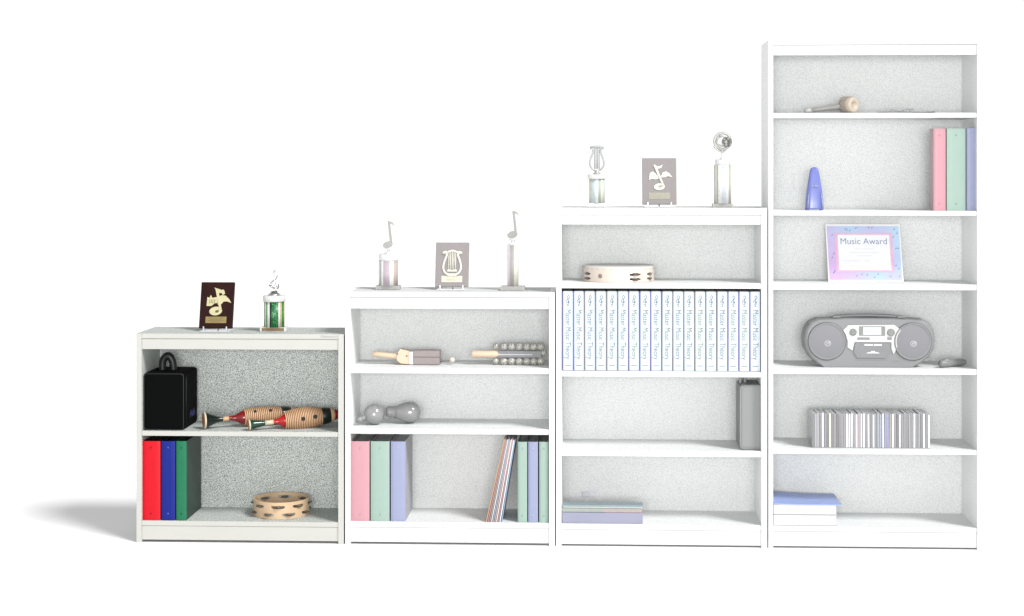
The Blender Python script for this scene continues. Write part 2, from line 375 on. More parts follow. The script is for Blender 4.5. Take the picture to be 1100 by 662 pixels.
# ------------------------------------------------------------------ guiros
WD = mat('pale_turned_wood', (232, 190, 146), .45, var=.06, vscale=40); GRV = mat('scraper_groove', (142, 94, 58), .6)
GRN = mat('dark_green_lacquer', (8, 26, 20), .22, spec=.6); GRN2 = mat('bottle_green_lacquer', (8, 62, 42), .22, spec=.6); REDL = mat('red_lacquer', (200, 24, 26), .2, spec=.6)
DRED = mat('dark_red_lacquer', (140, 16, 22), .2, spec=.6); BLK = mat('black_lacquer', (14, 16, 15), .22, spec=.6); IVO = mat('ivory_ring', (232, 222, 190), .35)
BRN = mat('hole_dark', (26, 14, 8), .7); WEND = mat('disc_wood', (196, 130, 96), .5)
def guiro(label, a, b, pr, ribs, band, end, tip, holes, cols, hz):
    """a,b = axis ends (world); pr = list of (t 0..1, radius) for each painted section"""
    a = Vector(a); b = Vector(b); d = b - a; Lg = d.length
    rot = d.to_track_quat('X', 'Z').to_euler()
    t = thing('guiro', label, 'guiro', a, rot, 'striped wooden guiros on the middle shelf')
    def seg(name, prof, m, parent=t): return MB().lathe([(x * Lg, r) for x, r in prof], 40, 'x').build(name, m, parent)
    seg('mouth_rim', [(0, pr['r0'] * .96), (.006, pr['r0']), (.016, pr['r0'])], cols[6])
    MB().lathe([(-.0006, pr['r0'] * .86), (.0002, pr['r0'] * .86)], 32, 'x').build('mouth_disc', WEND, t)
    seg('flared_mouth', cr([(.0161, pr['r0']), (.05, pr['r0'] * .8), (pr['n0'] * .7, pr['rn'] * 1.35), (pr['n0'], pr['rn'])], 6), cols[0])
    seg('neck_ring', [(pr['n0'], pr['rn'] * 1.02), ((pr['n0'] + pr['n1']) / 2, pr['rn'] * .96), (pr['n1'], pr['rn'] * 1.02)], cols[1])
    seg('shoulder', cr([(pr['n1'], pr['rn']), (pr['n1'] * .6 + pr['b0'] * .4, pr['rn'] * 1.25), (pr['b0'] * .8 + pr['n1'] * .2, pr['rb'] * .86), (pr['b0'], pr['rb'] * .98)], 5), cols[2])
    # ribbed body
    n = ribs * 6; prof = []; ms = []
    def rad(q): return pr['rb'] + (pr['rm'] - pr['rb']) * math.sin(PI * min(1, .12 + q * .78)) ** .8
    for k in range(n + 1):
        q = k / n; ph = (k % 6)
        r = rad(q) - (0.002 if ph in (4, 5) else 0)
        prof.append(((pr['b0'] + (pr['b1'] - pr['b0']) * q) * Lg, r))
    bo = MB().lathe(prof, 48, 'x', mfun=lambda i: 1 if (i % 6) in (3, 4, 5) else 0).build('ribbed_body', [WD, GRV], t)
    rq = rad(1)
    seg('dark_band', cr([(pr['b1'], rq), ((pr['b1'] + band) / 2, rq * 1.0), (band, rq * .9)], 4), cols[3])
    seg('wood_collar', cr([(band, rq * .9), (band * .4 + end * .6, rq * .78), (end, rq * .62)], 4), WD)
    seg('tail_cap', cr([(end, rq * .62), (end * .55 + .45, rq * .5), (1.0, rq * .16)], 6), cols[4])
    for hx, hr, ang in holes:
        q = (hx - pr['b0']) / (pr['b1'] - pr['b0']); r = rad(q)
        M = Matrix.Translation((hx * Lg, -r * math.cos(ang), r * math.sin(ang))) @ Matrix.Rotation(-ang, 4, 'X')
        MB().lathe([(-.0016, hr), (.004, hr)], 20, 'y', M=M).build('sound_hole', BRN, bo)
    return t
z1 = C1[0]
# rear guiro: mouth near the middle of the shelf, tail further back
Ya, Yb = .06, .25
a = P(218.6, 451, Ya); b = P(325.5, 436, Yb)
rs = S(1, .15)
a.z = z1 + rs * 9.4; b.z = z1 + rs * 11.3
guiro('red and green wooden guiro lying behind the other, nearer the black bag', a, b,
      dict(r0=rs * 9.2, rn=rs * 2.5, n0=.19, n1=.25, b0=.40, rb=rs * 7.8, rm=rs * 9.9, b1=.775), 20, .87, .93, .97,
      [(.50, rs * 1.7, .75), (.655, rs * 1.7, .72)], [GRN, WD, DRED, GRN, BLK, 0, IVO], z1)
a = P(267, 457, .03); b = P(368.0, 440, .185)
a.z = z1 + rs * 6.0; b.z = z1 + rs * 13.2
guiro('brighter red and green guiro lying in front with its tail at the right side panel', a, b,
      dict(r0=rs * 5.9, rn=rs * 2.7, n0=.17, n1=.26, b0=.38, rb=rs * 7.2, rm=rs * 12.0, b1=.775), 22, .865, .91, 1,
      [(.555, rs * 2.2, .12), (.685, rs * 2.3, .18)], [GRN2, IVO, REDL, GRN, DRED, 0, IVO], z1)

# ------------------------------------------------------------------ tambourines
def tambourine(label, cx, y, zb, dia, hgt, wood, jm, slots, thick=.006, head=None, tacks=None, knob=None, rotz=0):
    """slots: list of (angle from the front in degrees to the right, row height fraction, width deg, height frac)"""
    t = thing('tambourine', label, 'tambourine', (cx, y, zb + .0004), (0, 0, rotz)); R = dia / 2
    NA, NV = 144, 24; vs = []; fs = []
    for j in range(NV + 1):
        for i in range(NA):
            a = 2 * PI * i / NA; vs.append((R * math.sin(a), -R * math.cos(a), hgt * j / NV))
    for j in range(NV):
        for i in range(NA):
            am = 360 * (i + .5) / NA; vm = (j + .5) / NV; cut = False
            for sa, sv, sw, sh in slots:
                da = (am - sa + 180) % 360 - 180
                if (abs(da) / (sw / 2)) ** 4 + (abs(vm - sv) / (sh / 2)) ** 4 < 1: cut = True; break
            if not cut:
                i2 = (i + 1) % NA; fs.append((j * NA + i, j * NA + i2, (j + 1) * NA + i2, (j + 1) * NA + i))
    mb = MB(); mb.add(vs, fs, 0, None, False); ho = mb.build('hoop', wood, t)
    so = ho.modifiers.new('thick', 'SOLIDIFY'); so.thickness = thick; so.offset = -1
    sb = ho.modifiers.new('edge', 'BEVEL'); sb.width = .0008; sb.segments = 1; sb.limit_method = 'ANGLE'; sb.angle_limit = .7
    for sa, sv, sw, sh in slots:
        a = math.radians(sa); c = Vector(((R - thick * .5) * math.sin(a), -(R - thick * .5) * math.cos(a), hgt * sv))
        jr = R * math.radians(sw) * .28; m2 = MB(); M = Matrix.Translation(c) @ Matrix.Rotation(a, 4, 'Z') @ Matrix.Rotation(.06, 4, 'Y')
        for dz in (-1, 1):
            m2.lathe([(dz * .0012, jr), (dz * .0018, jr), (dz * .0028, jr * .6), (dz * .0045, jr * .35), (dz * .0048, .001)], 20, 'z', M=M, cap=False)
        m2.tube([c + Vector((0, 0, -hgt * sh * .5)), c + Vector((0, 0, hgt * sh * .5))], .0011, 6)
        m2.build('jingle', jm, t)
    if head:
        MB().lathe([(hgt - .004, R + .0007), (hgt + .001, R + .0006), (hgt + .002, R - .004), (hgt + .0016, .001)], 72, 'z', cap=False).build('skin', head, t)
        tk = MB()
        for k in range(30):
            a = 2 * PI * k / 30; tk.ball((R * 1.002 * math.sin(a), -R * 1.002 * math.cos(a), hgt - .009), .0021, 8, 5)
        tk.build('tacks', tacks, t)
    if knob:
        a = math.radians(knob[0]); c = Vector((R * math.sin(a), -R * math.cos(a), hgt * knob[1]))
        MB().lathe([(-.0025, .0035), (-.002, knob[2]), (.001, knob[2])], 20, 'y', M=Matrix.Translation(c) @ Matrix.Rotation(a, 4, 'Z')).build('grip_hole', knob[3], t)
    return t
zb = C1[1]; Rd = S(60, .17)
sl = [(4 + 45 * k, .72, 27, .17) for k in range(8)] + [(-18.5 + 45 * k, .26, 27, .17) for k in range(8)]
HW = mat('honey_plywood', (232, 200, 162), .42, var=.07, vscale=18); JM = mat('jingle_steel', (150, 142, 128), .3, metal=.6)
cy = .168
tambourine('honey wood double-row tambourine lying in the lowest bookcase', X(302.4, cy), cy, zb, Rd, S(18, .1), HW, JM, sl)
Rd = S(76, .15)
PWD = mat('faded_plywood', (250, 234, 220), .45, var=.02, vscale=18); PJM = mat('faded_jingle', (184, 178, 176), .3, metal=.2)
sl = []
for a in (27, 61, 117, 153, 207, 243, 297): sl += [(a, .53, 19, .15), (a, .22, 19, .15)]
cy = .155
tambourine('pale faded tambourine with a skin head in the third bookcase, top shelf', X(664.5, cy), cy, C3[0], Rd, S(16.2, 0), PWD, PJM, sl,
           head=mat('faded_skin', (240, 238, 234), .6, var=.02), tacks=mat('faded_tack', (214, 202, 198), .35, metal=.2), knob=(-31, .42, .0095, mat('faded_hole', (176, 166, 162), .6)))

# ------------------------------------------------------------------ plaques
def plaque(label, x0, x1, yt, yb, y0, zt, wood, emb, plate, ptxt, acr, kind, lean):
    L, R = X(x0, y0), X(x1, y0); w = R - L; zz = zt + S(3.2, y0); h = (P((x0 + x1) / 2, yt, y0 + lean).z - zz); ang = math.atan2(lean, h)
    t = thing('award_plaque', label, 'plaque', ((L + R) / 2, y0, zt + .0004), (0, 0, 0), 'award plaques on easels')
    Mx = Matrix.Translation((0, 0, zz - zt)) @ Matrix.Rotation(-ang, 4, 'X'); hh = h / math.cos(ang)
    bo = MB().box(-w / 2, w / 2, 0, .012, 0, hh, M=Mx).build('board', wood, t, bevel=.0025)
    e = MB(); s = w
    if kind == 'fine':
        f0, f1 = -.003, -.0004
        def pg(pts): e.prism([(x * s, z_ * s) for x, z_ in pts], f0, f1, M=Mx)
        pg(ell(-.0, .52, .16, .1, 20, .1)); e.prism([(x * s, z_ * s) for x, z_ in [(.08, .58), (.14, .56), (-.1, 1.17), (-.17, 1.17)]], f0 * 1.5, f1, M=Mx)
        pg([(-.15, 1.2), (-.06, 1.13), (.04, 1.15), (.1, 1.19), (.06, 1.08), (-.04, 1.06), (-.1, 1.08)])
        pg([(-.3, .72), (-.28, .92), (-.2, .98), (-.12, .93), (-.04, .84), (-.02, .76), (-.12, .74), (-.22, .76)])
        pg([(.04, .8), (.1, .95), (.2, .98), (.3, .92), (.38, .8), (.26, .84), (.14, .8)])
        e2 = MB(); e2.prism([(x * s, z_ * s) for x, z_ in ell(.03, .53, .07, .04, 14, .2)], -.0034, -.003, M=Mx)
        for k in range(3): e2.prism([(x * s, z_ * s) for x, z_ in [(-.25 + .06 * k, .78), (-.235 + .06 * k, .78), (-.2 + .06 * k, .9), (-.215 + .06 * k, .9)]], -.0034, -.003, M=Mx)
        eo = e.build('note_emblem', emb, t); e2.build('emblem_relief', ptxt, eo)
    elif kind == 'note':
        f0, f1 = -.003, -.0004
        def pg(pts): e.prism([(x * s, z_ * s) for x, z_ in pts], f0, f1, M=Mx)
        pg(ell(-.02, .51, .19, .13, 20, .12))                                          # note head
        e.prism([(x * s, z_ * s) for x, z_ in [(.08, .58), (.16, .54), (.02, 1.17), (-.07, 1.2)]], f0 * 1.5, f1, M=Mx)      # stem
        pg([(-.1, 1.21), (.03, 1.17), (.12, 1.14), (.18, 1.15), (.21, 1.1), (.23, 1.03), (.16, .98), (.13, 1.05), (.02, 1.04), (-.02, 1.1)])    # flag
        pg([(-.3, .66), (-.29, .93), (-.23, .9), (-.19, .99), (-.14, .9), (.0, .93), (.06, .76), (-.06, .74), (-.16, .66)])     # sheet
        pg([(.03, .7), (.0, .9), (.12, .98), (.25, .97), (.36, .87), (.43, .75), (.3, .8), (.2, .79), (.12, .7)])         # wing
        e2 = MB(); e2.prism([(x * s, z_ * s) for x, z_ in ell(.02, .5, .06, .04, 14, .3)], -.0034, -.003, M=Mx)
        for k in range(4): e2.prism([(x * s, z_ * s) for x, z_ in [(-.23 + .05 * k, .74), (-.215 + .05 * k, .74), (-.2 + .05 * k, .86), (-.215 + .05 * k, .86)]], -.0034, -.003, M=Mx)
        eo = e.build('note_emblem', emb, t); e2.build('emblem_relief', ptxt, eo)
    else:
        for sg in (-1, 1):
            pts = [(sg * .05, .36), (sg * .2, .42), (sg * .265, .58), (sg * .23, .78), (sg * .17, .95), (sg * .2, 1.06), (sg * .28, 1.02)]
            e.tube([Vector((x * s, -.003, z_ * s)) for x, z_ in [tuple(q)[:2] for q in cr(pts, 6)]], .0048, 8, M=Mx, flat=.5)
            e.ball(Vector((sg * .265 * s, -.003, 1.03 * s)), .006, 10, 6, M=Mx)
        e.tube([Vector((x * s, -.003, z_ * s)) for x, z_ in [(-.24, 1.0), (-.1, 1.07), (0, 1.1), (.1, 1.07), (.24, 1.0)]], .0045, 8, M=Mx)
        for k in range(5): e.tube([Vector(((-.1 + .05 * k) * s, -.003, .5 * s)), Vector(((-.1 + .05 * k) * s, -.003, 1.08 * s))], .0024, 6, M=Mx)
        e.prism([(x * s, z_ * s) for x, z_ in [(-.15, .46), (.15, .46), (.12, .54), (0, .5), (-.12, .54)]], -.004, -.0004, M=Mx)
        e.prism([(x * s, z_ * s) for x, z_ in [(-.14, .33), (.14, .33), (.1, .4), (-.1, .4)]], -.004, -.0004, M=Mx)
        e.build('lyre_emblem', emb, t)
    pl = MB().box(-.31 * w, .31 * w, -.0012, -.0003, .14 * w, .33 * w, M=Mx) if kind == 'lyre' else MB().box(-.31 * w, .31 * w, -.0012, -.0003, .155 * w, .345 * w, M=Mx)
    po = pl.build('name_plate', plate, t)
    lt = MB()
    for k, (wd, zf) in enumerate(((.22, .30), (.17, .26), (.24, .22), (.14, .185))):
        lt.box(-wd * w, wd * w, -.0016, -.0013, zf * w, zf * w + .0014, M=Mx)
    lt.build('engraved_lines', ptxt, po)
    # clear easel: foot plate, two front pegs, back rest
    ea = MB(); ea.box(-w * .44, w * .44, -.03, .055, 0, .003)
    eo = ea.build('easel', acr, t, bevel=.001)
    for sx in (-.34, .34):
        pg_ = MB().box(sx * w - .0026, sx * w + .0026, -.012, -.0065, .003, S(5.4, y0)); pg_.box(sx * w - .0026, sx * w + .0026, -.0064, .012, .003, zz - zt - .0006)
        pg_.build('peg', acr, eo)
    rs_ = MB(); rs_.tube([(0, .05, .003), (0, .013 + .35 * hh * math.sin(ang), .35 * hh)], .003, 8); rs_.build('rear_strut', acr, eo)
    return t
MAH = mat('dark_mahogany', (46, 14, 9), .35, var=.3, vscale=25, spec=.15); GLD = mat('cream_gold', (232, 224, 178), .35, metal=.25); PLT = mat('brass_plate', (168, 148, 92), .4, metal=.3)
ENG = mat('engraving', (108, 92, 52), .5); ACR = mat('clear_acrylic', (232, 236, 240), .15, spec=.6)
PMH = mat('faded_mahogany', (186, 178, 178), .4, var=.02, vscale=25); PGL = mat('faded_gold', (248, 247, 230), .35); PPL = mat('faded_brass', (238, 234, 212), .45)
PEN = mat('faded_engraving', (214, 206, 184), .5); PAC = mat('faded_acrylic', (248, 249, 250), .2)
plaque('dark mahogany plaque with a gold winged note on the lowest bookcase', 213.4, 249.6, 303.2, 352, .105, C1T, MAH, GLD, PLT, ENG, ACR, 'note', .05)
PPL2 = mat('faded_brass_warm', (212, 207, 190), .45)
plaque('faded plaque with a gold lyre on the second bookcase', 467.2, 503.2, 260.6, 309, .12, C2T, PMH, PGL, PPL, PEN, PAC, 'lyre', .05)
plaque('faded plaque with a winged note on the third bookcase', 690, 727, 170, 220.4, .1, C3T, PMH, PGL, PPL2, PEN, PAC, 'fine', .05)

# ------------------------------------------------------------------ trophies
def column(parent, r, z0, z1, mats, seq, name='column'):
    """striped foil column; seq[k] = material per 10 degrees, repeated"""
    return MB().lathe([(z0, r), (z1, r)], 72, 'z', afun=lambda k: seq[k % len(seq)]).build(name, mats, parent)
def trophy(label, cx, yb, y0, zt, base_w, base_h, col_w, col_t, cap_w, cap_t, bm, plate, cols, seq, capm, group='trophies on top of the bookcases', block=None):
    zz = lambda py: P(cx, py, y0).z - zt
    t = thing('trophy', label, 'trophy', (X(cx, y0), y0, zt + .0004), (0, 0, 0), group)
    s = S(1, y0); bw = base_w * s; bh = base_h * s
    b = MB().box(-bw / 2, bw / 2, -.03, .03, 0, bh).build('base', bm, t, bevel=.0015)
    MB().box(-bw * .42, bw * .42, -.0312, -.0302, bh * .18, bh * .88).build('name_plate', plate, b)
    column(t, col_w * s / 2, bh + .0004, zz(col_t), cols, seq)
    if cap_t < col_t:
        MB().lathe([(zz(col_t) + .0003, cap_w * s / 2 * .96), (zz(col_t) + .002, cap_w * s / 2), (zz(cap_t) - .003, cap_w * s / 2), (zz(cap_t), cap_w * s / 2 * .9)], 40, 'z').build('cap', capm, t, )
    return t, s, zz
def quaver(mb, s, zz, cx, hx, hy, hr, sx, sy0, sy1, fx, fy, dep=.006):
    """eighth note standing upright; arguments in photo pixels"""
    w = lambda x: (x - cx) * s
    mb.prism(ell(w(hx), zz(hy), hr[0] * s, hr[1] * s, 20, .25), -dep, dep)
    x0, z0, x1, z1 = w(sx[0]), zz(sy0), w(sx[1]), zz(sy1); tw = 1.25 * s
    mb.prism([(x0 - tw, z0), (x0 + tw, z0), (x1 + tw, z1), (x1 - tw, z1)], -dep * .7, dep * .7)
    f = cr([(x1 - tw, z1 + .002), (x1 + (w(fx) - x1) * .6, z1 - .004), (w(fx), zz(fy)), ], 5); g = cr([(w(fx) - .4 * s, zz(fy)), (x1 + (w(fx) - x1) * .5, z1 - .011), (x1, z1 - .014)], 5)
    mb.prism([tuple(q)[:2] for q in f] + [tuple(q)[:2] for q in g], -dep * .6, dep * .6)
CHR = mat('bright_chrome', (238, 240, 238), .16, metal=.9, var=.05, vscale=120); CHD = mat('chrome_shadow', (96, 104, 100), .3, metal=.6)
GG = glitter('green_glitter_foil', [(16, 92, 46), (40, 140, 74), (10, 60, 34), (90, 190, 110), (24, 112, 58)], rough=.4, metal=.1)
GGB = glitter('bright_green_foil', [(30, 130, 20), (60, 170, 40), (20, 100, 16), (110, 200, 80)], rough=.4, metal=.1); WF = mat('white_foil', (244, 246, 240), .3); GOF = mat('gold_foil', (196, 168, 92), .35, metal=.4)
DKG = mat('dark_green_foil', (14, 48, 34), .3); MARB = mat('white_marble', (240, 240, 238), .3, var=.03, vscale=50); OF = mat('orange_foil', (206, 150, 92), .4)
def stripes(*runs):
    out = []
    for i, n in runs: out += [i] * n
    return out
# lathe index k starts at +x and runs towards +y (back); the front is k = 54 of 72
def front_seq(pairs):
    """pairs over the front half from left (k=36) to right (k=71)"""
    out = stripes(*pairs); assert len(out) == 36, len(out)
    return out[::-1][:36] and (out[::-1] + out)
cols = [GG, WF, GOF, DKG, GGB, OF]
fs_ = [(1, 6), (3, 2), (1, 2), (4, 2), (1, 3), (3, 2), (0, 8), (1, 2), (5, 1), (1, 1), (4, 5), (5, 2)]
t, s, zz = trophy('trophy with a green glitter column on the lowest bookcase', 294.6, 355.4, .12, C1T, 28.6, 4.7, 22, 324, 24.6, 317.3, MARB, mat('bronze_plate', (142, 116, 78), .4, metal=.2), cols, front_seq(fs_), MARB)
f = MB(); z0 = zz(317.3)
f.lathe([(z0, 7 * s), (z0 + .004, 6.6 * s), (z0 + .012, 4.5 * s), (z0 + .014, 2 * s)], 28, 'z')
CF = [(0.0, .28), (.06, .33), (.11, .27), (.06, .19), (-.03, .18), (-.12, .25), (-.13, .36), (-.05, .48), (.06, .6), (.11, .74), (.08, .9), (.03, .95), (-.03, .84), (-.01, .65), (.03, .3), (.06, .06), (.02, -.03), (-.05, -.02), (-.06, .05)]
def clef_pts(h, cx=0, cz=0, y=0, w=1.0): return [(cx + q.x * h * w, y, cz + q.y * h) for q in cr([(a_, b_) for a_, b_ in CF], 4)]
f.tube(clef_pts(24.5 * s, 0, z0 + 3.4 * s, w=1.25), .85 * s, 10, flat=1.2)
f.build('treble_clef_figure', CHR, t)
g = MB(); g.lathe([(z0 + .0143, 3.6 * s), (z0 + .0185, 3.0 * s)], 20, 'z'); g.build('figure_collar', CHD, t)
for i_, (dx, dz, wx, wz) in enumerate(((-4.2, 10.4, 1.8, .7), )):
    g = MB(); g.ball((dx * s, -.004, z0 + dz * s), 1, 14, 8, sc_=(wx * s, .004, wz * s)); g.build('figure_leaf', CHD, t)
for dx in (3.6, ):
    g = MB(); g.tube([(dx * s, -.003, z0 + 6.6 * s), ((dx + 1.6) * s, -.003, z0 + 9 * s), ((dx + 1.2) * s, -.003, z0 + 12 * s)], .5 * s, 8); g.build('figure_stem', CHD, t)
# second bookcase, left trophy
LIL = mat('faded_lilac_foil', (204, 188, 197), .55); GRF = mat('faded_grey_foil', (184, 180, 178), .55); WF2 = mat('faded_white_foil', (252, 252, 251), .55)
NOT = mat('faded_pewter', (186, 186, 180), .35, metal=.1); PBS = mat('faded_marble', (216, 216, 212), .4, var=.06, vscale=300); PPT = mat('faded_plate', (206, 205, 200), .5)
TNF = mat('faded_tan_foil', (208, 192, 180), .55); YLF = mat('faded_yellow_foil', (238, 238, 214), .4); CPM = mat('faded_white_cap', (249, 249, 248), .4)
cols = [WF2, LIL, GRF, TNF, YLF]
t, s, zz = trophy('trophy with a broad lilac-striped column at the left end of the second bookcase', 417.2, 310.4, .14, C2T, 26, 4.4, 20.6, 280, 20.6, 273, PBS, PPT, cols,
                  front_seq([(2, 5), (0, 3), (2, 2), (0, 3), (1, 8), (0, 5), (3, 5), (1, 2), (3, 3)]), CPM)
f = MB(); z0 = zz(273)
f.lathe([(z0, 4.6 * s), (z0 + 1.5 * s, 3.6 * s), (z0 + 2.5 * s, 1.6 * s), (z0 + 4.5 * s, 1.8 * s), (z0 + 5 * s, 4.6 * s), (z0 + 5.6 * s, 4.6 * s)], 24, 'z'); f.build('note_stand', CPM, t)
f = MB(); quaver(f, s, zz, 417.2, 416.4, 263.2, (5.4, 3.6), (420.4, 417.6), 263, 238, 423.8, 243.2); f.build('note_figure', NOT, t)
# second bookcase, right trophy
t, s, zz = trophy('tall trophy with a slim yellow-striped column at the right end of the second bookcase', 551, 311.6, .11, C2T, 25.8, 4.6, 11.8, 263.4, 8, 263.4, PBS, PPT, cols,
                  front_seq([(2, 3), (0, 8), (1, 3), (2, 7), (4, 6), (0, 4), (4, 3), (2, 2)]), CPM)
f = MB(); z0 = zz(263.4)
f.lathe([(z0 + .0003, 5.2 * s), (z0 + 1.2 * s, 4.6 * s), (z0 + 2.2 * s, 2 * s), (z0 + 4.6 * s, 2.2 * s), (z0 + 5.4 * s, 4.2 * s), (z0 + 6.4 * s, 4.2 * s)], 24, 'z'); f.build('note_stand', CPM, t)
f = MB(); quaver(f, s, zz, 551, 550.4, 252.4, (5.6, 3.9), (554.2, 551.6), 252, 227, 557.2, 232); f.build('note_figure', mat('faded_pewter_dark', (178, 178, 174), .4), t)
# third bookcase, lyre trophy
AQ = mat('faded_aqua_foil', (214, 230, 226), .55); AQ2 = mat('faded_grey_green_foil', (178, 190, 182), .55); BLF = mat('faded_blue_foil', (222, 230, 236), .4)
cols = [WF2, AQ, AQ2, BLF, YLF]
t, s, zz = trophy('short trophy with a chrome lyre and aqua column on the third bookcase', 641.2, 222.2, .12, C3T, 18.8, 4.4, 16.6, 192.4, 20, 187.6, CPM, mat('faded_aqua_plate', (232, 238, 238), .5), cols,
                  front_seq([(2, 3), (4, 4), (1, 6), (3, 3), (0, 4), (2, 4), (4, 4), (1, 5), (2, 3)]), CPM)
f = MB(); z0 = zz(187.6); PCH = mat('faded_chrome', (190, 192, 190), .3, metal=.1, var=.1, vscale=90)
f.lathe([(z0 + .0003, 4.4 * s), (z0 + 1.2 * s, 4 * s), (z0 + 2.4 * s, 2.2 * s), (z0 + 4.4 * s, 3.2 * s)], 24, 'z')
for sg in (-1, 1):
    f.tube([(sg * a_ * s, 0, z0 + b_ * s) for a_, b_ in [tuple(q)[:2] for q in cr([(1.5, 4), (5, 6), (7.6, 10.5), (6.6, 17), (4.2, 23), (4.6, 27), (7.4, 28.4)], 5)]], 1.0 * s, 8)
f.tube([(-7.4 * s, 0, z0 + 28.4 * s), (-3 * s, 0, z0 + 29.6 * s), (3 * s, 0, z0 + 29.6 * s), (7.4 * s, 0, z0 + 28.4 * s)], 1.3 * s, 8)
fo_ = f.build('lyre_figure', PCH, t)
g = MB()
for k in range(4): g.tube([((-2.4 + 1.6 * k) * s, 0, z0 + 6 * s), ((-2.4 + 1.6 * k) * s, 0, z0 + 29 * s)], .5 * s, 6)
g.build('strings', mat('faded_string', (196, 198, 198), .4), fo_)
# third bookcase, wreath trophy
t, s, zz = trophy('taller trophy with a rough round chrome figure on the third bookcase', 776.2, 221.6, .12, C3T, 22, 3.8, 18.4, 177.4, 16, 171.5, mat('faded_rose_marble', (236, 228, 224), .4), PPT, cols,
                  front_seq([(2, 3), (0, 2), (4, 4), (2, 2), (0, 5), (3, 6), (0, 4), (2, 2), (4, 4), (1, 2), (2, 2)]), CPM)
f = MB(); z0 = zz(171.5); zc = zz(151.8)
f.lathe([(z0 + .0003, 3.6 * s), (z0 + 1.6 * s, 2.6 * s), (z0 + 3 * s, 1.5 * s), (zc - 9 * s, 1.3 * s)], 20, 'z'); f.build('figure_stand', CPM, t)
f = MB()
f.tube([(8.6 * s * math.cos(q), 0, zc + 8.6 * s * math.sin(q)) for q in [2 * PI * k / 36 for k in range(36)]], 1.5 * s, 8, closed=True)   # coiled horn ring
f.tube([(5.2 * s * math.cos(q) - .8 * s, -.004, zc + 5.2 * s * math.sin(q)) for q in [2 * PI * k / 30 for k in range(30)]], 1.1 * s, 8, closed=True)
f.tube([tuple(q) for q in cr([(-9.4 * s, 0, zc - 5 * s), (-6 * s, -.003, zc - 9 * s), (0, -.003, zc - 11.5 * s), (3 * s, 0, zc - 9 * s)], 6)], 1.0 * s, 8)
fo_ = f.build('round_figure', mat('faded_silver', (206, 206, 200), .35, metal=.1), t)
g = MB(); g.lathe([(-.02, 5.6 * s), (-.016, 4.2 * s), (-.008, 2.4 * s), (.002, 1.6 * s)], 24, 'y', M=Matrix.Translation((4 * s, 0, zc - 1.2 * s)), cap=False)
for dx, dz, q in ((1.5, 1.5, 1.3), (5.6, 2.4, 1.9), (7.6, -3.5, 1.3), (3.2, -4.4, 1.8), (-3, 5, 1.2)): g.ball((dx * s, -.02, zc + dz * s), q * s, 10, 6)
g.build('horn_bell', mat('faded_dark_silver', (196, 196, 193), .35, metal=.2), fo_)

# ------------------------------------------------------------------ second bookcase: ratchet, sleigh bells, maracas
zA, zB = C2[0], C2[1]
y0 = .12; s = S(1, y0)
RW = mat('faded_beech', (247, 220, 190), .5, var=.03, vscale=30); RB = mat('faded_brown_box', (192, 178, 176), .5, var=.03); RM = mat('faded_dark_metal', (172, 168, 164), .4, metal=.1); RWt = mat('faded_white_band', (250, 246, 240), .5)
org = P(443, 391.4, y0); 
t = thing('wooden_ratchet', 'faded wooden noisemaker with beech handle, brown box and ball-tipped rod', 'noisemaker', (org.x, y0, zA + .0006))
q = lambda x, y: Vector(((x - 443) * s, 0, (391.6 - y) * s))
MB().tube([q(400.2, 380.8), q(408, 381.2), q(424, 383.0), q(432, 384)], [2.9 * s, 2.8 * s, 3.2 * s, 4 * s], 16).build('handle', RW, t)
hb = MB(); hb.prism([(v.x, v.z) for v in (q(427, 379.6), q(430.5, 374.6), q(440, 377.0), q(440, 390.9), q(431, 390.2), q(426.5, 386.4))], -.024, .03); hb.build('wooden_fork', RW, t, bevel=.0015)
MB().box(q(440.2, 0).x, q(444.6, 0).x, -.026, .032, q(0, 391.0).z, q(0, 377.6).z).build('white_band', RWt, t, bevel=.001)
bo = MB(); 
for k, (ya, yb_) in enumerate(((376.2, 382.9), (383.3, 391.2))): bo.box(q(444.9, 0).x, q(473, 0).x, -.028, .034, q(0, yb_).z + (.0004 if k else 0), q(0, ya).z)
bo.build('clapper_box', RB, t, bevel=.0012)
MB().tube([q(430.3, 374.6), q(438, 376.0), q(446, 377.0)], .55 * s, 8).build('upper_reed', RM, t)
MB().tube([q(424, 393.0 - 1.3), q(434, 391.5), q(445, 391.0)], .55 * s, 8).build('lower_reed', RM, t)
MB().tube([q(472, 388.8), q(484, 387.0)], .6 * s, 8).build('rod', RM, t)
MB().ball(q(486, 386.6), 3.1 * s, 18, 12).build('ball', mat('faded_wood_ball', (248, 232, 218), .4), t)
for xx, yy in ((427.5, 380), (437.6, 382)): MB().lathe([(-.0255, 1.2 * s), (-.0235, 1.2 * s)], 14, 'y', M=Matrix.Translation(q(xx, yy))).build('screw', RM, t)
# sleigh bells
y0 = .12; s = S(1, y0); org = P(545, 391.8, y0)
t = thing('sleigh_bells', 'faded hand sleigh bells with beech handle and two rows of round bells', 'bells', (org.x, y0, zA + .0004))
q = lambda x, y: Vector(((x - 545) * s, 0, (391.9 - y) * s))
MB().lathe([(q(507, 0).x, 3.7 * s), (q(508, 0).x, 4.1 * s), (q(520, 0).x, 3.6 * s), (q(531, 0).x, 4.0 * s), (q(536, 0).x, 3.0 * s), (q(537, 0).x, .8 * s)], 24, 'x', M=Matrix.Translation((0, 0, q(0, 380.4).z))).build('handle', RW, t)
MB().box(q(534.6, 0).x, q(582, 0).x, -.012, .012, q(0, 384.2).z, q(0, 376.4).z).build('bell_bar', mat('faded_black_bar', (168, 168, 172), .5), t, bevel=.004)
MB().box(q(536, 0).x, q(572, 0).x, -.0128, -.0122, q(0, 380.9).z, q(0, 380.3).z).build('bar_strip', mat('faded_white_strip', (244, 244, 244), .4), t)
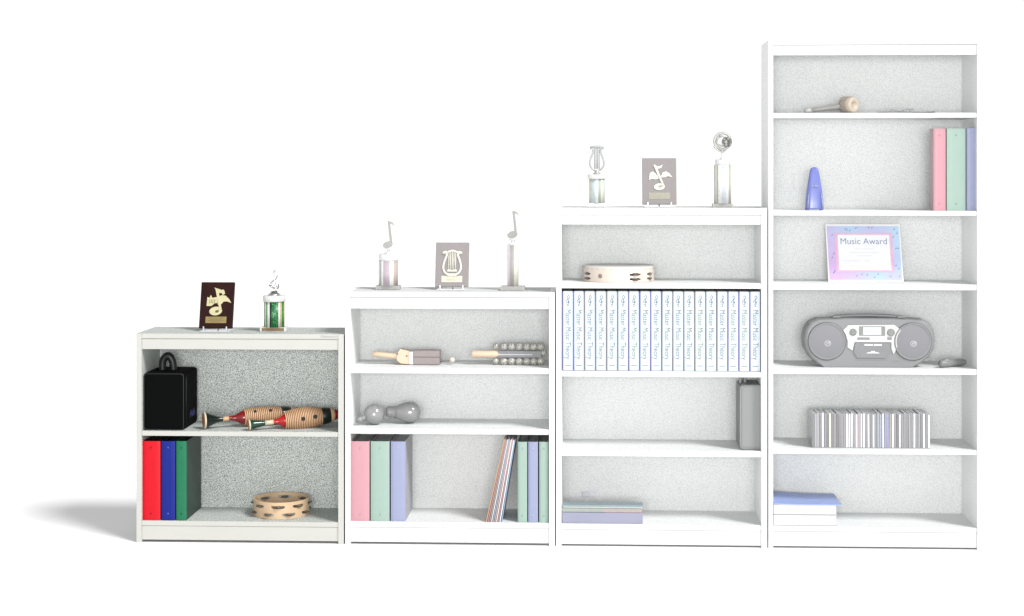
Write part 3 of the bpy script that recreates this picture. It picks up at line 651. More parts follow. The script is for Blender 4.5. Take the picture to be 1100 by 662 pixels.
BM = mat('faded_nickel_bell', (200, 198, 190), .3, metal=.15, var=.3, vscale=160); BS = mat('faded_bell_slot', (164, 163, 162), .5)
bl = []
for row, yy in ((0, 372.0), (1, 388.0)):
    for k in range(7):
        rx = 3.6 if k == 0 else 4.5
        bl.append((532.6 + (0 if k == 0 else .6) + 8.2 * k - (0 if k < 5 else .8 * (k - 4)), yy + (.3 if row and k % 2 else 0), rx))
bl.append((584, 378.6, 3.4))
for x_, y_, r_ in bl:
    c = q(x_, y_); bb = MB(); bb.ball(c, r_ * s, 18, 12); bb.lathe([(-.001, r_ * s * 1.03), (.001, r_ * s * 1.03)], 18, 'z', M=Matrix.Translation(c), cap=False)
    b_ = bb.build('bell', BM, t)
    sl_ = MB(); up = 1 if y_ < 380 else -1
    for k in range(3):
        aa = -PI / 2 + (k - 1) * .8
        sl_.tube([c + Vector((math.cos(aa) * math.cos(e_), math.sin(aa) * math.cos(e_), math.sin(e_) * up)) * (r_ * s * 1.0) for e_ in (.05, .35, .65, .95)], .0013, 5)
    sl_.build('bell_slots', BS, b_)
    sp_ = MB(); sp_.ball(c + Vector((-.3, -.85, .35)) * r_ * s * .98, r_ * s * .16, 8, 6); 
# maracas
MK = mat('faded_black_gourd', (160, 160, 160), .16, spec=.9, var=.015); MKd = mat('faded_black_handle', (158, 158, 158), .35)
y0 = .11; s = S(1, y0); c0 = P(402, 448, y0); c0.z = zB + 11.2 * s
t = thing('maraca', 'faded black maraca whose round head lies nearer the left side panel', 'maraca', (c0.x, y0, zB), (0, 0, 0), 'black maracas on the middle shelf of the second bookcase')
MB().ball((0, 0, 11.2 * s), 11.1 * s, 36, 22).build('head', MK, t)
MB().tube([(-6 * s, -.01, 9.6 * s), (-10 * s, -.02, 8.2 * s), (-14 * s, -.03, 6.6 * s)], [3.6 * s, 2.7 * s, 3.0 * s], 18).build('handle', MKd, t)
MB().ball((-14.4 * s, -.031, 6.4 * s), 3.4 * s, 18, 12).build('end_knob', MKd, t)
y0 = .15; s = S(1, y0); c0 = P(440.5, 442.2, y0)
t = thing('maraca', 'faded black maraca with its thick neck pointing left at the other maraca', 'maraca', (c0.x, y0, zB), (0, 0, 0), 'black maracas on the middle shelf of the second bookcase')
zc = 11.4 * s + .003
M = Matrix.Translation((0, 0, zc)) @ Matrix.Rotation(math.radians(0), 4, 'Z')
pr = [(-25, 6.4), (-22, 6.6), (-19, 6.2), (-15, 6.6), (-12, 8.2), (-8, 9.6), (-4, 10.9), (0, 11.3), (4, 10.7), (7.5, 8.6), (10, 5.2), (11.1, 2), (11.3, .1)]
MB().lathe([(a_ * s, b_ * s) for a_, b_ in [tuple(v)[:2] for v in cr(pr[3:], 4)]], 36, 'x', M=M).build('head', MK, t)
MB().lathe([(a_ * s, b_ * s) for a_, b_ in [tuple(v)[:2] for v in cr([(-26, .2), (-25.6, 4.4), (-23.4, 6.1), (-20, 6.0), (-15, 6.55)], 4)]], 30, 'x', M=M @ Matrix.Rotation(math.radians(0), 4, 'Y')).build('handle', MKd, t)
g = MB()
for k in range(4): g.lathe([((-17.5 + 2.4 * k - .25) * s, (6.7 + .45 * k) * s), ((-17.5 + 2.4 * k + .25) * s, (6.75 + .45 * k) * s)], 30, 'x', M=M, cap=False)
# ------------------------------------------------------------------ leaning booklets
bk = [('orange', (250, 200, 150), 'orange-edged booklet, outermost of the leaning ones'), ('red', (236, 176, 172), 'dull red booklet, second from the left of the leaning ones'),
      ('grey', (196, 186, 190), 'dark grey booklet beside the dull red leaning one'), ('white', (244, 242, 240), 'white booklet beside the dark grey leaning one'),
      ('bluegrey', (190, 206, 226), 'blue-grey booklet in the middle of the leaning ones'), ('pink', (246, 206, 210), 'light pink booklet just right of the middle leaning one'),
      ('cream', (248, 244, 232), 'cream booklet right of the light pink leaning one'), ('rose', (226, 178, 190), 'rose booklet third from the right of the leaning ones'),
      ('pale', (240, 244, 248), 'very pale booklet between the rose and the blue leaning ones'), ('blue', (172, 204, 236), 'bright blue booklet at the right, resting nearest the binder')]
zq = C2[2]; y0 = .014; s = S(1, y0); n = len(bk); hB = 90 * s
for k, (nm, rgb, lab) in enumerate(bk):
    f0 = (k + .5) / n
    xb = X(522.5 + (538.8 - 522.5) * k / (n - 1), y0); xt = X(541.8 + (553.2 - 541.8) * k / (n - 1), y0)
    ang = math.atan2(xt - xb, hB * .98); tk = (1.05 + .1 * (k % 3)) * s
    t = thing('booklet', lab, 'booklet', (xb, y0, zq + .0004 + tk / 2 * math.sin(ang)), (0, ang, 0), 'booklets leaning on the bottom shelf of the second bookcase')
    hh = hB / math.cos(ang) * (.985 + .012 * math.sin(k * 2.1))
    dd = .215 - .006 * (k % 3)
    yo = .002 * (k % 2)
    MB().box(-tk / 2, tk / 2, yo, dd, 0, hh).build('cover', mat('booklet_' + nm, rgb, .5, var=.03), t, bevel=.0007)
    MB().box(-tk / 2 + .0014, tk / 2 - .0014, .006 + yo, dd + .0012, .003, hh + .0008).build('pages', mat('faded_pages', (240, 240, 236), .7), t)

# ------------------------------------------------------------------ row of matching volumes
zV = C3[1]; y0 = .016; s = S(1, y0); n = 18
gaps = {0: 'b', 1: 'b', 6: 'b', 7: 'b', 8: 'b', 15: 'b', 16: 'b', 17: 'b'}
x0, x1 = 603.9, 817.0; pitch = (x1 - x0) / n
SPN = mat('volume_spine_ice_white', (230, 241, 250), .45, var=.012, vscale=20); CVG = mat('volume_cover_grey', (168, 172, 180), .5); CVB = mat('volume_cover_violet', (150, 152, 216), .5)
PRT = mat('volume_print', (104, 126, 136), .6, var=.04); PAG = mat('volume_pages', (240, 242, 242), .7); PRG = mat('volume_print_green', (116, 144, 118), .6)
ordn = ['first', 'second', 'third', 'fourth', 'fifth', 'sixth', 'seventh', 'eighth', 'ninth', 'tenth', 'eleventh', 'twelfth', 'thirteenth', 'fourteenth', 'fifteenth', 'sixteenth', 'seventeenth', 'eighteenth', 'nineteenth']
def nth(k):
    if k < 19: return ordn[k]
    tens = {2: 'twent', 3: 'thirt', 4: 'fort', 5: 'fift'}[(k + 1) // 10]; u = (k + 1) % 10
    return tens + ('ieth' if u == 0 else 'y-' + ordn[u - 1])
proto = None; hV = P(700, 313.2, y0).z - zV
for k in range(n):
    xc = X(x0 + pitch * (k + .5), y0); lab = '%s from the left in the row of white volumes with treble-clef spines' % nth(k)
    lab = nth(k).capitalize() + lab[len(nth(k)):]
    cv = CVB if k in gaps else CVG
    if proto is None:
        w = pitch * s * .99; t = thing('music_volume', lab, 'book', (xc, y0, zV + .0004), (0, 0, 0), 'matching white volumes in the third bookcase'); proto = t
        sp = MB().box(-w / 2 + 1.25 * s, w / 2 - .6 * s, -.0012, .004, .0015, hV).build('spine', SPN, t, bevel=.0009)
        cvr = MB().box(-w / 2, w / 2 - .0004, .0042, .19, 0, hV - .002).build('cover', cv, t, bevel=.0006)
        MB().box(-w / 2 + .004, w / 2 - .004, .012, .187, .004, hV - .0012).build('pages', PAG, t)
        lt = MB(); cx = .3 * s; yy = -.0017
        text_into(lt, 'Master Music Theory', 8.6 * s, lambda x, y: (cx - 2.6 * s + y, yy, hV - 19.5 * s - x * 1.0), align='LEFT')
        xs = [v.z for v in lt.v]; span = (hV - 19.5 * s) - min(xs); kf = 53.5 * s / span
        for v in lt.v: v.z = (hV - 19.5 * s) - ((hV - 19.5 * s) - v.z) * kf
        cf = MB().tube(clef_pts(10 * s, cx, hV - 14 * s, yy + .0007, 1.5), .42 * s, 6, flat=.4)
        lt.build('spine_lettering', PRT, t); cf.build('treble_clef', PRT, t)
        MB().box(cx - .7 * s, cx + .7 * s, yy, yy + .0004, hV - 16.4 * s, hV - 15.2 * s).build('spine_dot', PRT, t)
        MB().box(cx - 3.2 * s, cx + 3.2 * s, yy, yy + .0004, 5.2 * s, 5.9 * s).build('spine_rule', PRT, t)
    else:
        r = copy_thing(proto, (xc, y0 + random.uniform(0, .0015), zV + .0004), lab, None, {'cover': cv, 'spine_lettering': PRG if k in (6, 12, 15, 16) else PRT} if (k in gaps) != (0 in gaps) or k in (12,) or k in (6, 15, 16) else None)
        r.rotation_euler = (0, random.uniform(-.0022, .0022), 0)

# ------------------------------------------------------------------ flat books, third bookcase
zf = C3[3]; y0 = .02; s = S(1, y0); XL, XR = X(604, y0), X(690.4, y0)
def flat(label, name, za, zt_, l, r, ya, yb, cov, pg, cat='book', group=None, tk=.0016, spine=None):
    t = thing(name, label, cat, ((l + r) / 2, (ya + yb) / 2, za), (0, 0, 0), group); w, d, h = (r - l) / 2, (yb - ya) / 2, zt_ - za
    MB().box(-w, w, -d, d, .0002, tk).box(-w, w, -d, d, h - tk, h - .0002).build('cover', cov, t, bevel=.0004)
    MB().box(-w + .003, w - .003, -d + (.0012), d - .003, tk + .0002, h - tk - .0002).build('pages', pg, t)
    if spine:
        MB().box(-w, w, -d - .0022, -d + .001, .0004, h - .0004).build('spine', spine, t, bevel=.0012)
    return t
FB = mat('faded_periwinkle', (190, 192, 218), .5, var=.03, vscale=12); FBc = mat('faded_slate', (172, 176, 186), .5); FG = mat('faded_sage', (200, 210, 200), .5); FT = mat('faded_teal', (176, 198, 204), .5); FR = mat('faded_salmon', (236, 196, 194), .5)
PGs = mat('faded_page_edges', (244, 246, 244), .7, var=.03, vscale=300)
h1, h2, h3, h4 = zf + 11.6 * s, zf + 15.8 * s, zf + 17.6 * s, zf + 19.6 * s
flat('thick periwinkle book lying at the bottom of the stack in the third bookcase', 'flat_book', zf + .0004, h1, XL, XR, .018, .085, FBc, PGs, group='flat books on the bottom shelf of the third bookcase', spine=FB)
tt = flat('thin sage booklet with a salmon end lying on the thick periwinkle book', 'flat_book', h1 + .0003, h2, XL + .001, XR - .002, .022, .085, FG, PGs, group='flat books on the bottom shelf of the third bookcase', spine=FG)
w = (XR - XL) / 2; MB().box(.008, w - .002, -.0315 - .0030, -.0315 - .0023, .0006, (h2 - h1) * .55).build('coloured_band', FR, tt)
flat('very thin white booklet lying between the sage and the teal one', 'flat_book', h2 + .0003, h3, XL + .001, XR, .024, .085, mat('faded_white_card', (246, 247, 246), .5), PGs, group='flat books on the bottom shelf of the third bookcase', tk=.0008)
flat('thin teal booklet lying on top of the stack in the third bookcase', 'flat_book', h3 + .0003, h4, XL, XR, .02, .085, FT, PGs, group='flat books on the bottom shelf of the third bookcase', tk=.0012, spine=FT)

# ------------------------------------------------------------------ tallest bookcase
# heavy books, bottom shelf
zf = C4[5]; y0 = .02; s = S(1, y0); XL = X(831.2, y0); XR = X(898.2, y0)
CB = mat('faded_sky_cover', (166, 188, 246), .4, var=.03, vscale=10); CG = mat('faded_grey_cover', (196, 198, 200), .5); PW = mat('pale_page_block', (250, 250, 250), .75, var=.02, vscale=400)
PSd = mat('page_side_speckle', (214, 214, 214), .8, var=.12, vscale=500)
def heavy(label, za, zt_, top, over=0.0, yb=.25):
    t = thing('thick_book', label, 'book', ((XL + XR) / 2, y0, za), (0, 0, 0), 'two thick books on the bottom shelf of the tallest bookcase'); w = (XR - XL) / 2; h = zt_ - za
    MB().box(-w, w, .0015, yb - y0, .0024, h - .0024).build('page_block', [PW], t)
    MB().box(w + .0002, w + .0012, .002, yb - y0 - .001, .0026, h - .0026).build('page_edges', PSd, t)
    MB().box(-w, w + .004, 0, yb - y0, .0002, .0022).build('back_cover', CG, t, bevel=.0005)
    if over:
        n = 10; vs = []; fs = []
        for i in range(n + 1):
            xx = -w + (2 * w + over) * i / n; zz_ = h - .0022 + .004 * max(0, 1 - i / n * 2) ** 2
            vs += [(xx, -.004, zz_ - .001), (xx, yb - y0, zz_ + .007 * max(0, 1 - i / n * 1.6)), (xx, -.004, zz_ + .0022), (xx, yb - y0, zz_ + .0032 + .007 * max(0, 1 - i / n * 1.6))]
        for i in range(n):
            a_ = i * 4; b_ = a_ + 4
            fs += [(a_, b_, b_ + 1, a_ + 1), (a_ + 2, a_ + 3, b_ + 3, b_ + 2), (a_, a_ + 2, b_ + 2, b_), (a_ + 1, b_ + 1, b_ + 3, a_ + 3)]
        fs += [(0, 1, 3, 2), (4 * n, 4 * n + 2, 4 * n + 3, 4 * n + 1)]
        MB().add(vs, fs, 0, None, False).build('front_cover', top, t)
    else: MB().box(-w, w + .002, 0, yb - y0, h - .0022, h - .0002).build('front_cover', top, t, bevel=.0005)
    return t
hA = zf + 11.6 * s; hB_ = hA + 11.4 * s
heavy('thick white-paged book with a grey cover under the blue-covered book', zf + .0004, hA, CG)
heavy('thick white-paged book with a wide sky blue cover lying on another book', hA + .0004, hB_, CB, over=5.5 * s)

# row of discs in jewel cases
zc = C4[4]; yF = .03; s = S(1, yF); n = 49; xa, xb = 872.4, 999.2; pt = (xb - xa) / n
JC = mat('faded_jewel_case', (206, 206, 209), .22, spec=.6, var=.05, vscale=90); hC = 37.2 * s
spec_ = {}
for k in (1, 2): spec_[k] = ('speckled grey', (216, 216, 218))
for k in (4, 21, 23, 18, 33, 42, 46, 48): spec_[k] = ('bright white', (252, 252, 252))
for k in (7, ): spec_[k] = ('cream yellow', (250, 246, 216))
for k in (16, 20, 25, 36): spec_[k] = ('off white', (236, 236, 238))
for k in (28, 27): spec_[k] = ('silver blue', (210, 214, 226))
for k in (14, 15): spec_[k] = ('bright white', (252, 252, 252))
for k in (19, ): spec_[k] = ('dusty pink', (226, 206, 212))
for k in (29, ): spec_[k] = ('icy blue', (232, 236, 252))
for k in (30, 31): spec_[k] = ('violet blue', (196, 196, 238))
for k in (32, ): spec_[k] = ('olive grey', (206, 208, 190))
greys = [(166, 166, 171), (190, 190, 194), (174, 174, 181), (208, 208, 212), (158, 158, 163), (184, 186, 192), (196, 190, 193)]
NMs = ['slate', 'pewter', 'steel', 'ash', 'charcoal', 'smoke', 'dove']
cdp = None; SPM = {}
for k in range(n):
    nm, rgb = spec_.get(k, (NMs[(k * 5 + k // 3) % 7] + ' grey', greys[(k * 5 + k // 3) % 7]))
    if rgb not in SPM: SPM[rgb] = mat('disc_spine_' + nm.replace(' ', '_'), rgb, .4, var=.09, vscale=260)
    lab = 'disc in a jewel case with %s spine, %s from the left in the row' % (nm, nth(k))
    dx = X(xa + pt * (k + .5), yF)
    yo = random.uniform(0, .003); hh = 1.0
    if cdp is None:
        t = thing('disc_case', lab, 'disc', (dx, yF + yo, zc + .0004), (0, 0, 0), 'discs in a row on the fifth shelf of the tallest bookcase'); cdp = t; w = pt * s * .93
        MB().box(-w / 2, w / 2, .0006, .132, 0, hC).build('jewel_case', JC, t, bevel=.0005)
        MB().box(-w / 2 + .0012, w / 2 - .0012, -.0003, .0005, .003, hC - .003).build('spine_card', SPM[rgb], t)
    else:
        r = copy_thing(cdp, (dx, yF + yo, zc + .0004), lab, None, {'spine_card': SPM[rgb]})
        r.rotation_euler = (random.uniform(-.006, 0), random.uniform(-.006, .006), 0); r.scale = (1, 1, random.uniform(.975, 1.012))

# portable stereo
zS = C4[3]; y0 = .045; s = S(1, y0); cx = 934
BK = mat('faded_black_plastic', (174, 175, 176), .45, var=.012, vscale=40); BK2 = mat('faded_black_grille', (172, 172, 177), .6, var=.05, vscale=500, bump=.3, bscale=1200); SIL = mat('faded_silver_panel', (234, 234, 230), .35, var=.01)
DK = mat('faded_control_grey', (172, 174, 173), .4); LCD = mat('faded_lcd', (222, 236, 230), .25); WMK = mat('faded_white_print', (248, 248, 248), .5); TR = mat('faded_trim_light', (170, 171, 173), .4)
t = thing('portable_stereo', 'faded black portable stereo with two round speakers and a silver front', 'stereo', (X(cx, y0), y0, zS + .0004))
q = lambda x, y: ((x - cx) * s, (395.9 - y) * s)
out = [q(*p_) for p_ in ((884, 395.8), (981, 395.8), (990, 391), (998, 384.5), (1003, 376), (1004, 365), (1002.5, 356), (998, 348.5), (991, 345), (976, 344.3), (956, 343.6), (912, 343.4), (892, 344.3), (879, 344.8), (871, 348.5), (866, 356), (864.4, 366), (865.6, 376), (871, 385.5), (878, 392))]
bd = MB(); dps = .115
rings = [(.0, .955), (.006, .985), (.02, 1.0), (dps - .02, 1.0), (dps, .9)]
N_ = len(out); ctr = Vector((0, 26.5 * s))
vs = []; fs = []
for yv, k in rings:
    for x_, z_ in out:
        zz_ = ctr.y + (z_ - ctr.y) * k if z_ > .002 else z_
        vs.append((x_ * k, yv, zz_))
for i in range(len(rings) - 1):
    for j in range(N_): fs.append((i * N_ + j, i * N_ + (j + 1) % N_, (i + 1) * N_ + (j + 1) % N_, (i + 1) * N_ + j))
fs += [tuple(range(N_)), tuple(range((len(rings) - 1) * N_, len(rings) * N_))[::-1]]
body = bd.add(vs, fs, 0).build('body', BK, t, bevel=.0015)
for px, lab in ((889, 'l'), (979.5, 'r')):
    x_, z_ = q(px, 368.2); M = Matrix.Translation((x_, 0, z_))
    sp = MB().lathe([(-.0008, 20.5 * s), (-.006, 19.4 * s), (-.006, 18.6 * s), (-.0035, 17.8 * s)], 48, 'y', M=M).build('speaker', TR, t)
    MB().lathe([(-.0036, 17.7 * s), (-.006, 14 * s), (-.0085, 7 * s), (-.009, .002)], 48, 'y', M=M, cap=False).build('grille', BK2, sp)
    x_, z_ = q(px + .5, 370.3)
    g = MB(); g.tube([(x_ + 3.1 * s * math.cos(a_) , -.0092, z_ + 2.7 * s * math.sin(a_)) for a_ in [2 * PI * k / 20 for k in range(20)]], .28 * s, 6, closed=True)
    for k in range(3): g.tube([(x_ + (-1.4 + 1.3 * k) * s, -.0094, z_ - 1.5 * s), (x_ + (-.5 + 1.3 * k) * s, -.0094, z_ + 1.6 * s)], .3 * s, 6)
    g.build('speaker_emblem', WMK, sp)
pan = [q(*p_) for p_ in ((906, 356.4), (911.5, 351), (960, 350.4), (967.4, 356), (964.6, 361), (964.4, 372.4), (959.4, 381.8), (957, 376), (957, 369), (918, 369), (916, 378), (910.6, 374.6), (910.8, 367.6), (908.6, 360.8))]
po = MB().prism(pan, -.004, -.0006).build('front_panel', SIL, t, bevel=.0012)
def rr(x0, y0_, x1, y1, ya, yb, m, name, par, bev=.002): 
    (a_, b_), (c_, d_) = q(x0, y1), q(x1, y0_); return MB().box(a_, c_, ya, yb, b_, d_).build(name, m, par, bevel=bev)
dsr = rr(922.8, 352, 950.4, 362, -.0062, -.0042, DK, 'display_surround', po, .004)
rr(927, 352.8, 946.2, 361.2, -.0072, -.0064, LCD, 'display', po, .0008)
for px, py, rd in ((916.6, 358.4, 3.9), (956.6, 358.6, 4.2)):
    x_, z_ = q(px, py); MB().lathe([(-.0042, rd * s), (-.009, rd * s * .92), (-.0095, rd * s * .8)], 28, 'y', M=Matrix.Translation((x_, 0, z_))).build('control_dial', DK, po)
for i_ in range(4):
    x_, z_ = q(915 + (i_ % 2) * 3.2, 357 + (i_ // 2) * 3.2); MB().box(x_ - .9 * s, x_ + .9 * s, -.0112, -.0098, z_ - .6 * s, z_ + .6 * s).build('button', TR, po, bevel=.0006)
rr(921, 363.8, 934, 366.4, -.0056, -.0042, DK, 'slider', po, .001)
rr(952.6, 363.6, 957.4, 366.4, -.0056, -.0042, DK, 'button', po, .001)
cas = [q(*p_) for p_ in ((918.6, 369.4), (955.8, 369.4), (955.2, 380), (951, 386), (921, 386), (917, 380))]
co = MB().prism(cas, -.005, -.0006).build('cassette_door', mat('faded_cassette_door', (166, 167, 169), .3), t, bevel=.0015)
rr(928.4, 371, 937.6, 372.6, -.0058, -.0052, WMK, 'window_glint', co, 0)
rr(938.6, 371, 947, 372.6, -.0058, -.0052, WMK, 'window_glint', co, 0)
g = MB(); g.prism([q(*p_) for p_ in ((930, 380.8), (945, 380.8), (943, 379.8), (940, 379.3), (939, 378.2), (936, 378.2), (935, 379.3), (932, 379.8))], -.0058, -.0052); g.build('door_emblem', WMK, co)
rr(920, 386.9, 954, 388.0, -.0016, -.0006, TR, 'lower_trim', t, 0)
rr(958, 388.8, 967, 389.6, -.0016, -.0006, TR, 'lower_trim', t, 0)
hd = MB(); hd.tube([(x_, .05, z_) for x_, z_ in [q(*p_) for p_ in ((895, 345.6), (899, 343.0), (912, 342.0), (934, 341.4), (956, 342.0), (968, 343.0), (972, 345.6))]], 1.9 * s, 12, flat=2.0); hd.build('handle', BK, t)
for px in (900, 968.5):
    x_, z_ = q(px, 342.6); MB().box(x_ - 4 * s, x_ + 4 * s, .02, .045, z_ - .9 * s, z_ + .9 * s).build('top_button', DK, t, bevel=.001)
MB().tube([(*(lambda v: (v[0], .02, v[1]))(q(993, 387)),), (*(lambda v: (v[0], .015, v[1]))(q(999.5, 385)),), (*(lambda v: (v[0], .01, v[1]))(q(1000.4, 388.6)),), (*(lambda v: (v[0], .01, v[1]))(q(996, 388)),)], .35 * s, 6).build('cord_loop', DK, t)
# remote
y0 = .06; s = S(1, y0); c0 = P(1024, 392, y0)
t = thing('remote_control', 'small faded black remote control lying beside the stereo', 'remote', (c0.x, y0 + .02, zS + .0004), (0, 0, math.radians(32)))
RMm = mat('faded_black_remote', (170, 171, 172), .4); RMb = mat('faded_remote_button', (214, 214, 214), .4)
MB().lathe([(a_ * s, b_ * s) for a_, b_ in ((-18.4, .2), (-18, 2.6), (-16, 3.9), (-8, 4.3), (6, 4.0), (15, 3.7), (18, 2.6), (18.8, .2))], 24, 'x', M=Matrix.Translation((0, 0, 4.25 * s)) @ Matrix.Rotation(.0, 4, 'Y')).build('body', RMm, t)
MB().lathe([(3.2 * s, 3.0 * s), (4.6 * s, 2.6 * s), (4.8 * s, .3 * s)], 18, 'z', M=Matrix.Translation((-10 * s, -1.2 * s, 3.9 * s))).build('dial', RMb, t)
for k in range(5): MB().ball(((-1 + 3.4 * k) * s, -1.4 * s, 7.8 * s), .9 * s, 10, 6).build('button', RMb, t)
# certificate
zC = C4[2]; yB, lean = .16, .1; 
tl, tr_, br, blc = P(887.7, 241, yB + lean), P(968, 241, yB + lean), P(970.6, 301.8, yB), P(890.2, 301.8, yB)
w = ((br - blc).length + (tr_ - tl).length) / 2; hgt = tl.z - zC; ang = math.atan2(lean, hgt); hh = hgt / math.cos(ang)
t = thing('certificate', 'music award certificate with violet and blue border leaning in the tallest bookcase', 'certificate', ((blc.x + br.x) / 2, yB, zC + .0005), (0, 0, 0))
def sheet(name, m, x0, x1, z0, z1, yo, par, th=.0006):
    o = MB().box(x0 * w, x1 * w, yo, yo + th, z0 * hh, z1 * hh).build(name, m, par); return o
tilt = Matrix.Rotation(-ang, 4, 'X')
def tsheet(name, m, x0, x1, z0, z1, yo, par, th=.0006):
    o = MB().box(x0 * w, x1 * w, yo, yo + th, z0 * hh, z1 * hh, M=tilt).build(name, m, par); return o
bo = tsheet('card', mat('certificate_card', (252, 252, 253), .5, var=.01, lum=1.15), -.5, .5, .0, 1, 0, t, .003)
ALB = .66
bd_ = tsheet('border', gradient_x('violet_blue_border', [(.05, (226, 178, 232)), (.3, (214, 196, 240)), (.45, (204, 208, 244)), (.6, (190, 222, 246)), (.8, (206, 206, 244)), (1.0, (200, 226, 250))], w, hh), -.483, .483, .03, .965, -.0008, t)
tsheet('inner_frame', mat('pink_frame', (246, 190, 224), .5, var=.05, vscale=30, lum=1.15), -.385, .385, .165, .845, -.0016, t)
tsheet('inner_frame', mat('lilac_frame_line', (250, 222, 240), .5), -.362, .362, .182, .826, -.0024, t)
iw = tsheet('inner_sheet', mat('certificate_white', (252, 252, 254), .5, var=.008, lum=1.15), -.345, .345, .2, .805, -.0032, t)
lt = MB(); text_into(lt, 'Music Award', .036, lambda x, y: (x, 0, y)); xs = [v.x for v in lt.v]; k = (.62 * w) / (max(xs) - min(xs)); xm_ = (max(xs) + min(xs)) / 2
lt2 = MB(); lt2.add([((v.x - xm_) * k, -.0036, .645 * hh + v.z * k * 1.05) for v in lt.v], lt.f, 0, tilt); lt2.build('lettering', mat('award_lettering', (150, 162, 196), .5), iw)
ln = MB()
for xa_, xb_, zz_ in ((-.13, .13, .56), (-.2, .2, .5), (-.1, .1, .44), (-.3, -.06, .352), (-.28, -.2, .30), (-.25, -.14, .27), (.0, .06, .352)): ln.box(xa_ * w, xb_ * w, -.0037, -.0035, zz_ * hh, zz_ * hh + .0012, M=tilt)
ln.build('printed_lines', mat('award_lines', (226, 226, 230), .5), iw)
nt_ = MB(); random.seed(3)
for k in range(26):
    side = k % 4
    if side == 0: xx, zz_ = random.uniform(-.45, .45), random.uniform(.88, .94)
    elif side == 1: xx, zz_ = random.uniform(-.45, .45), random.uniform(.05, .13)
    elif side == 2: xx, zz_ = random.uniform(-.47, -.40), random.uniform(.1, .9)
    else: xx, zz_ = random.uniform(.40, .47), random.uniform(.1, .9)
    c_ = (xx * w, zz_ * hh); nt_.prism(ell(c_[0], c_[1], .0032, .0022, 10, .3), -.0014, -.0009, M=tilt); nt_.box(c_[0] + .0024, c_[0] + .0034, -.0014, -.0009, c_[1], c_[1] + .009, M=tilt)
nt_.build('border_notes', mat('border_note_ink', (176, 164, 216), .5), bd_)
# metronome
zM = C4[1]; y0 = .09; s = S(1, y0); c0 = P(875.6, 226, y0)
t = thing('metronome', 'small periwinkle blue pyramid metronome on the second shelf of the tallest bookcase', 'metronome', (c0.x, y0 + .03, zM + .0004))
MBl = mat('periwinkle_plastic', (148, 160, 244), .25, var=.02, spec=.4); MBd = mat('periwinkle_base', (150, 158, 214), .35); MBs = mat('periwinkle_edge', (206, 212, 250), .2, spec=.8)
prof = [(0, 9.6), (1.2, 9.7), (10, 9.2), (20, 8.0), (30, 6.5), (38, 5.1), (42, 4.4), (43.6, 3.6), (44.6, 2.2), (45, .4)]
vs = []; fs = []; NS = 32
for zz_, r_ in prof:
    for k in range(NS):
        a_ = 2 * PI * k / NS; e_ = 4.0; cc, ss = math.cos(a_), math.sin(a_)
        rad_ = r_ * s / (abs(cc) ** e_ + abs(ss) ** e_) ** (1 / e_); vs.append((rad_ * cc, rad_ * ss * .85, zz_ * s + .004))
for i in range(len(prof) - 1):
    for k in range(NS): fs.append((i * NS + k, i * NS + (k + 1) % NS, (i + 1) * NS + (k + 1) % NS, (i + 1) * NS + k))
fs += [tuple(range(NS))[::-1], tuple(range((len(prof) - 1) * NS, len(prof) * NS))]
MB().add(vs, fs, 0, None, True).build('case', MBl, t)
for sx in (-1, 1): MB().box(sx * 7.4 * s - .006, sx * 7.4 * s + .006, -.026, .026, 0, .005).build('foot', MBd, t, bevel=.0015)
for sx in (-1, 1):
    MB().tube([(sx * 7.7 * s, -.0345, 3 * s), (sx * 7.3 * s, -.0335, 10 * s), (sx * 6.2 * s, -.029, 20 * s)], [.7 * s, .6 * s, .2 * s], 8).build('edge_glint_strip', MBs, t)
x_ = .5 * s; MB().lathe([(-.002, 1.5 * s), (.004, 1.5 * s)], 18, 'y', M=Matrix.Translation((x_, -.0285, 26 * s))).build('tempo_dial', MBd, t)
for sx in (-1, 1): MB().ball((sx * 2.6 * s, -.03, 25.6 * s), .7 * s, 10, 6).build('rivet', mat('metronome_rivet', (232, 236, 252), .3), t)
# cabasa and triangle, top shelf
zT = C4[0]; y0 = .06; s = S(1, y0); c0 = P(909, 121, y0)
t = thing('cabasa', 'faded wooden cabasa with beaded drum and grey handle on the highest shelf', 'shaker', (c0.x, y0, zT + .0004))
CW = mat('faded_cabasa_wood', (244, 228, 206), .4, var=.05, vscale=40); CBd = mat('faded_cabasa_beads', (206, 196, 184), .35, var=.2, vscale=260); CH = mat('faded_cabasa_handle', (188, 184, 181), .4)
Mh = Matrix.Translation((2.4 * s, 0, 8.6 * s)) @ Matrix.Rotation(math.radians(-52), 4, 'Z')
hd = MB().lathe([(-8.5 * s, 7.0 * s), (-7.5 * s, 8.4 * s), (7.5 * s, 8.4 * s), (8.5 * s, 7.4 * s), (8.6 * s, 3.2 * s), (7.6 * s, 3.0 * s), (7.6 * s, .1 * s)], 36, 'x', M=Mh, cap=False).build('drum', CW, t)
bds = MB()
for j in range(4):
    for k in range(26):
        a_ = 2 * PI * (k + .5 * (j % 2)) / 26; bds.ball(Mh @ Vector(((-6 + 3.0 * j) * s, 8.7 * s * math.cos(a_), 8.7 * s * math.sin(a_))), .95 * s, 8, 5)
bds.build('bead_chain', CBd, hd)
pts = [(-43.5 * s, -.0, 2.5 * s), (-30 * s, -.0, 4.0 * s), (-10 * s, 0, 6.6 * s), (-4 * s, .0, 7.4 * s)]
MB().tube(pts, [2.3 * s, 2.5 * s, 3.2 * s, 3.3 * s], 16).build('handle', CH, t)
MB().tube([(-44 * s, 0, 2.45 * s), (-37 * s, 0, 3.2 * s)], 2.45 * s, 16).build('handle_tip', mat('faded_handle_tip', (228, 227, 226), .4), t)
y0 = .04; s = S(1, y0); c0 = P(973, 121, y0)
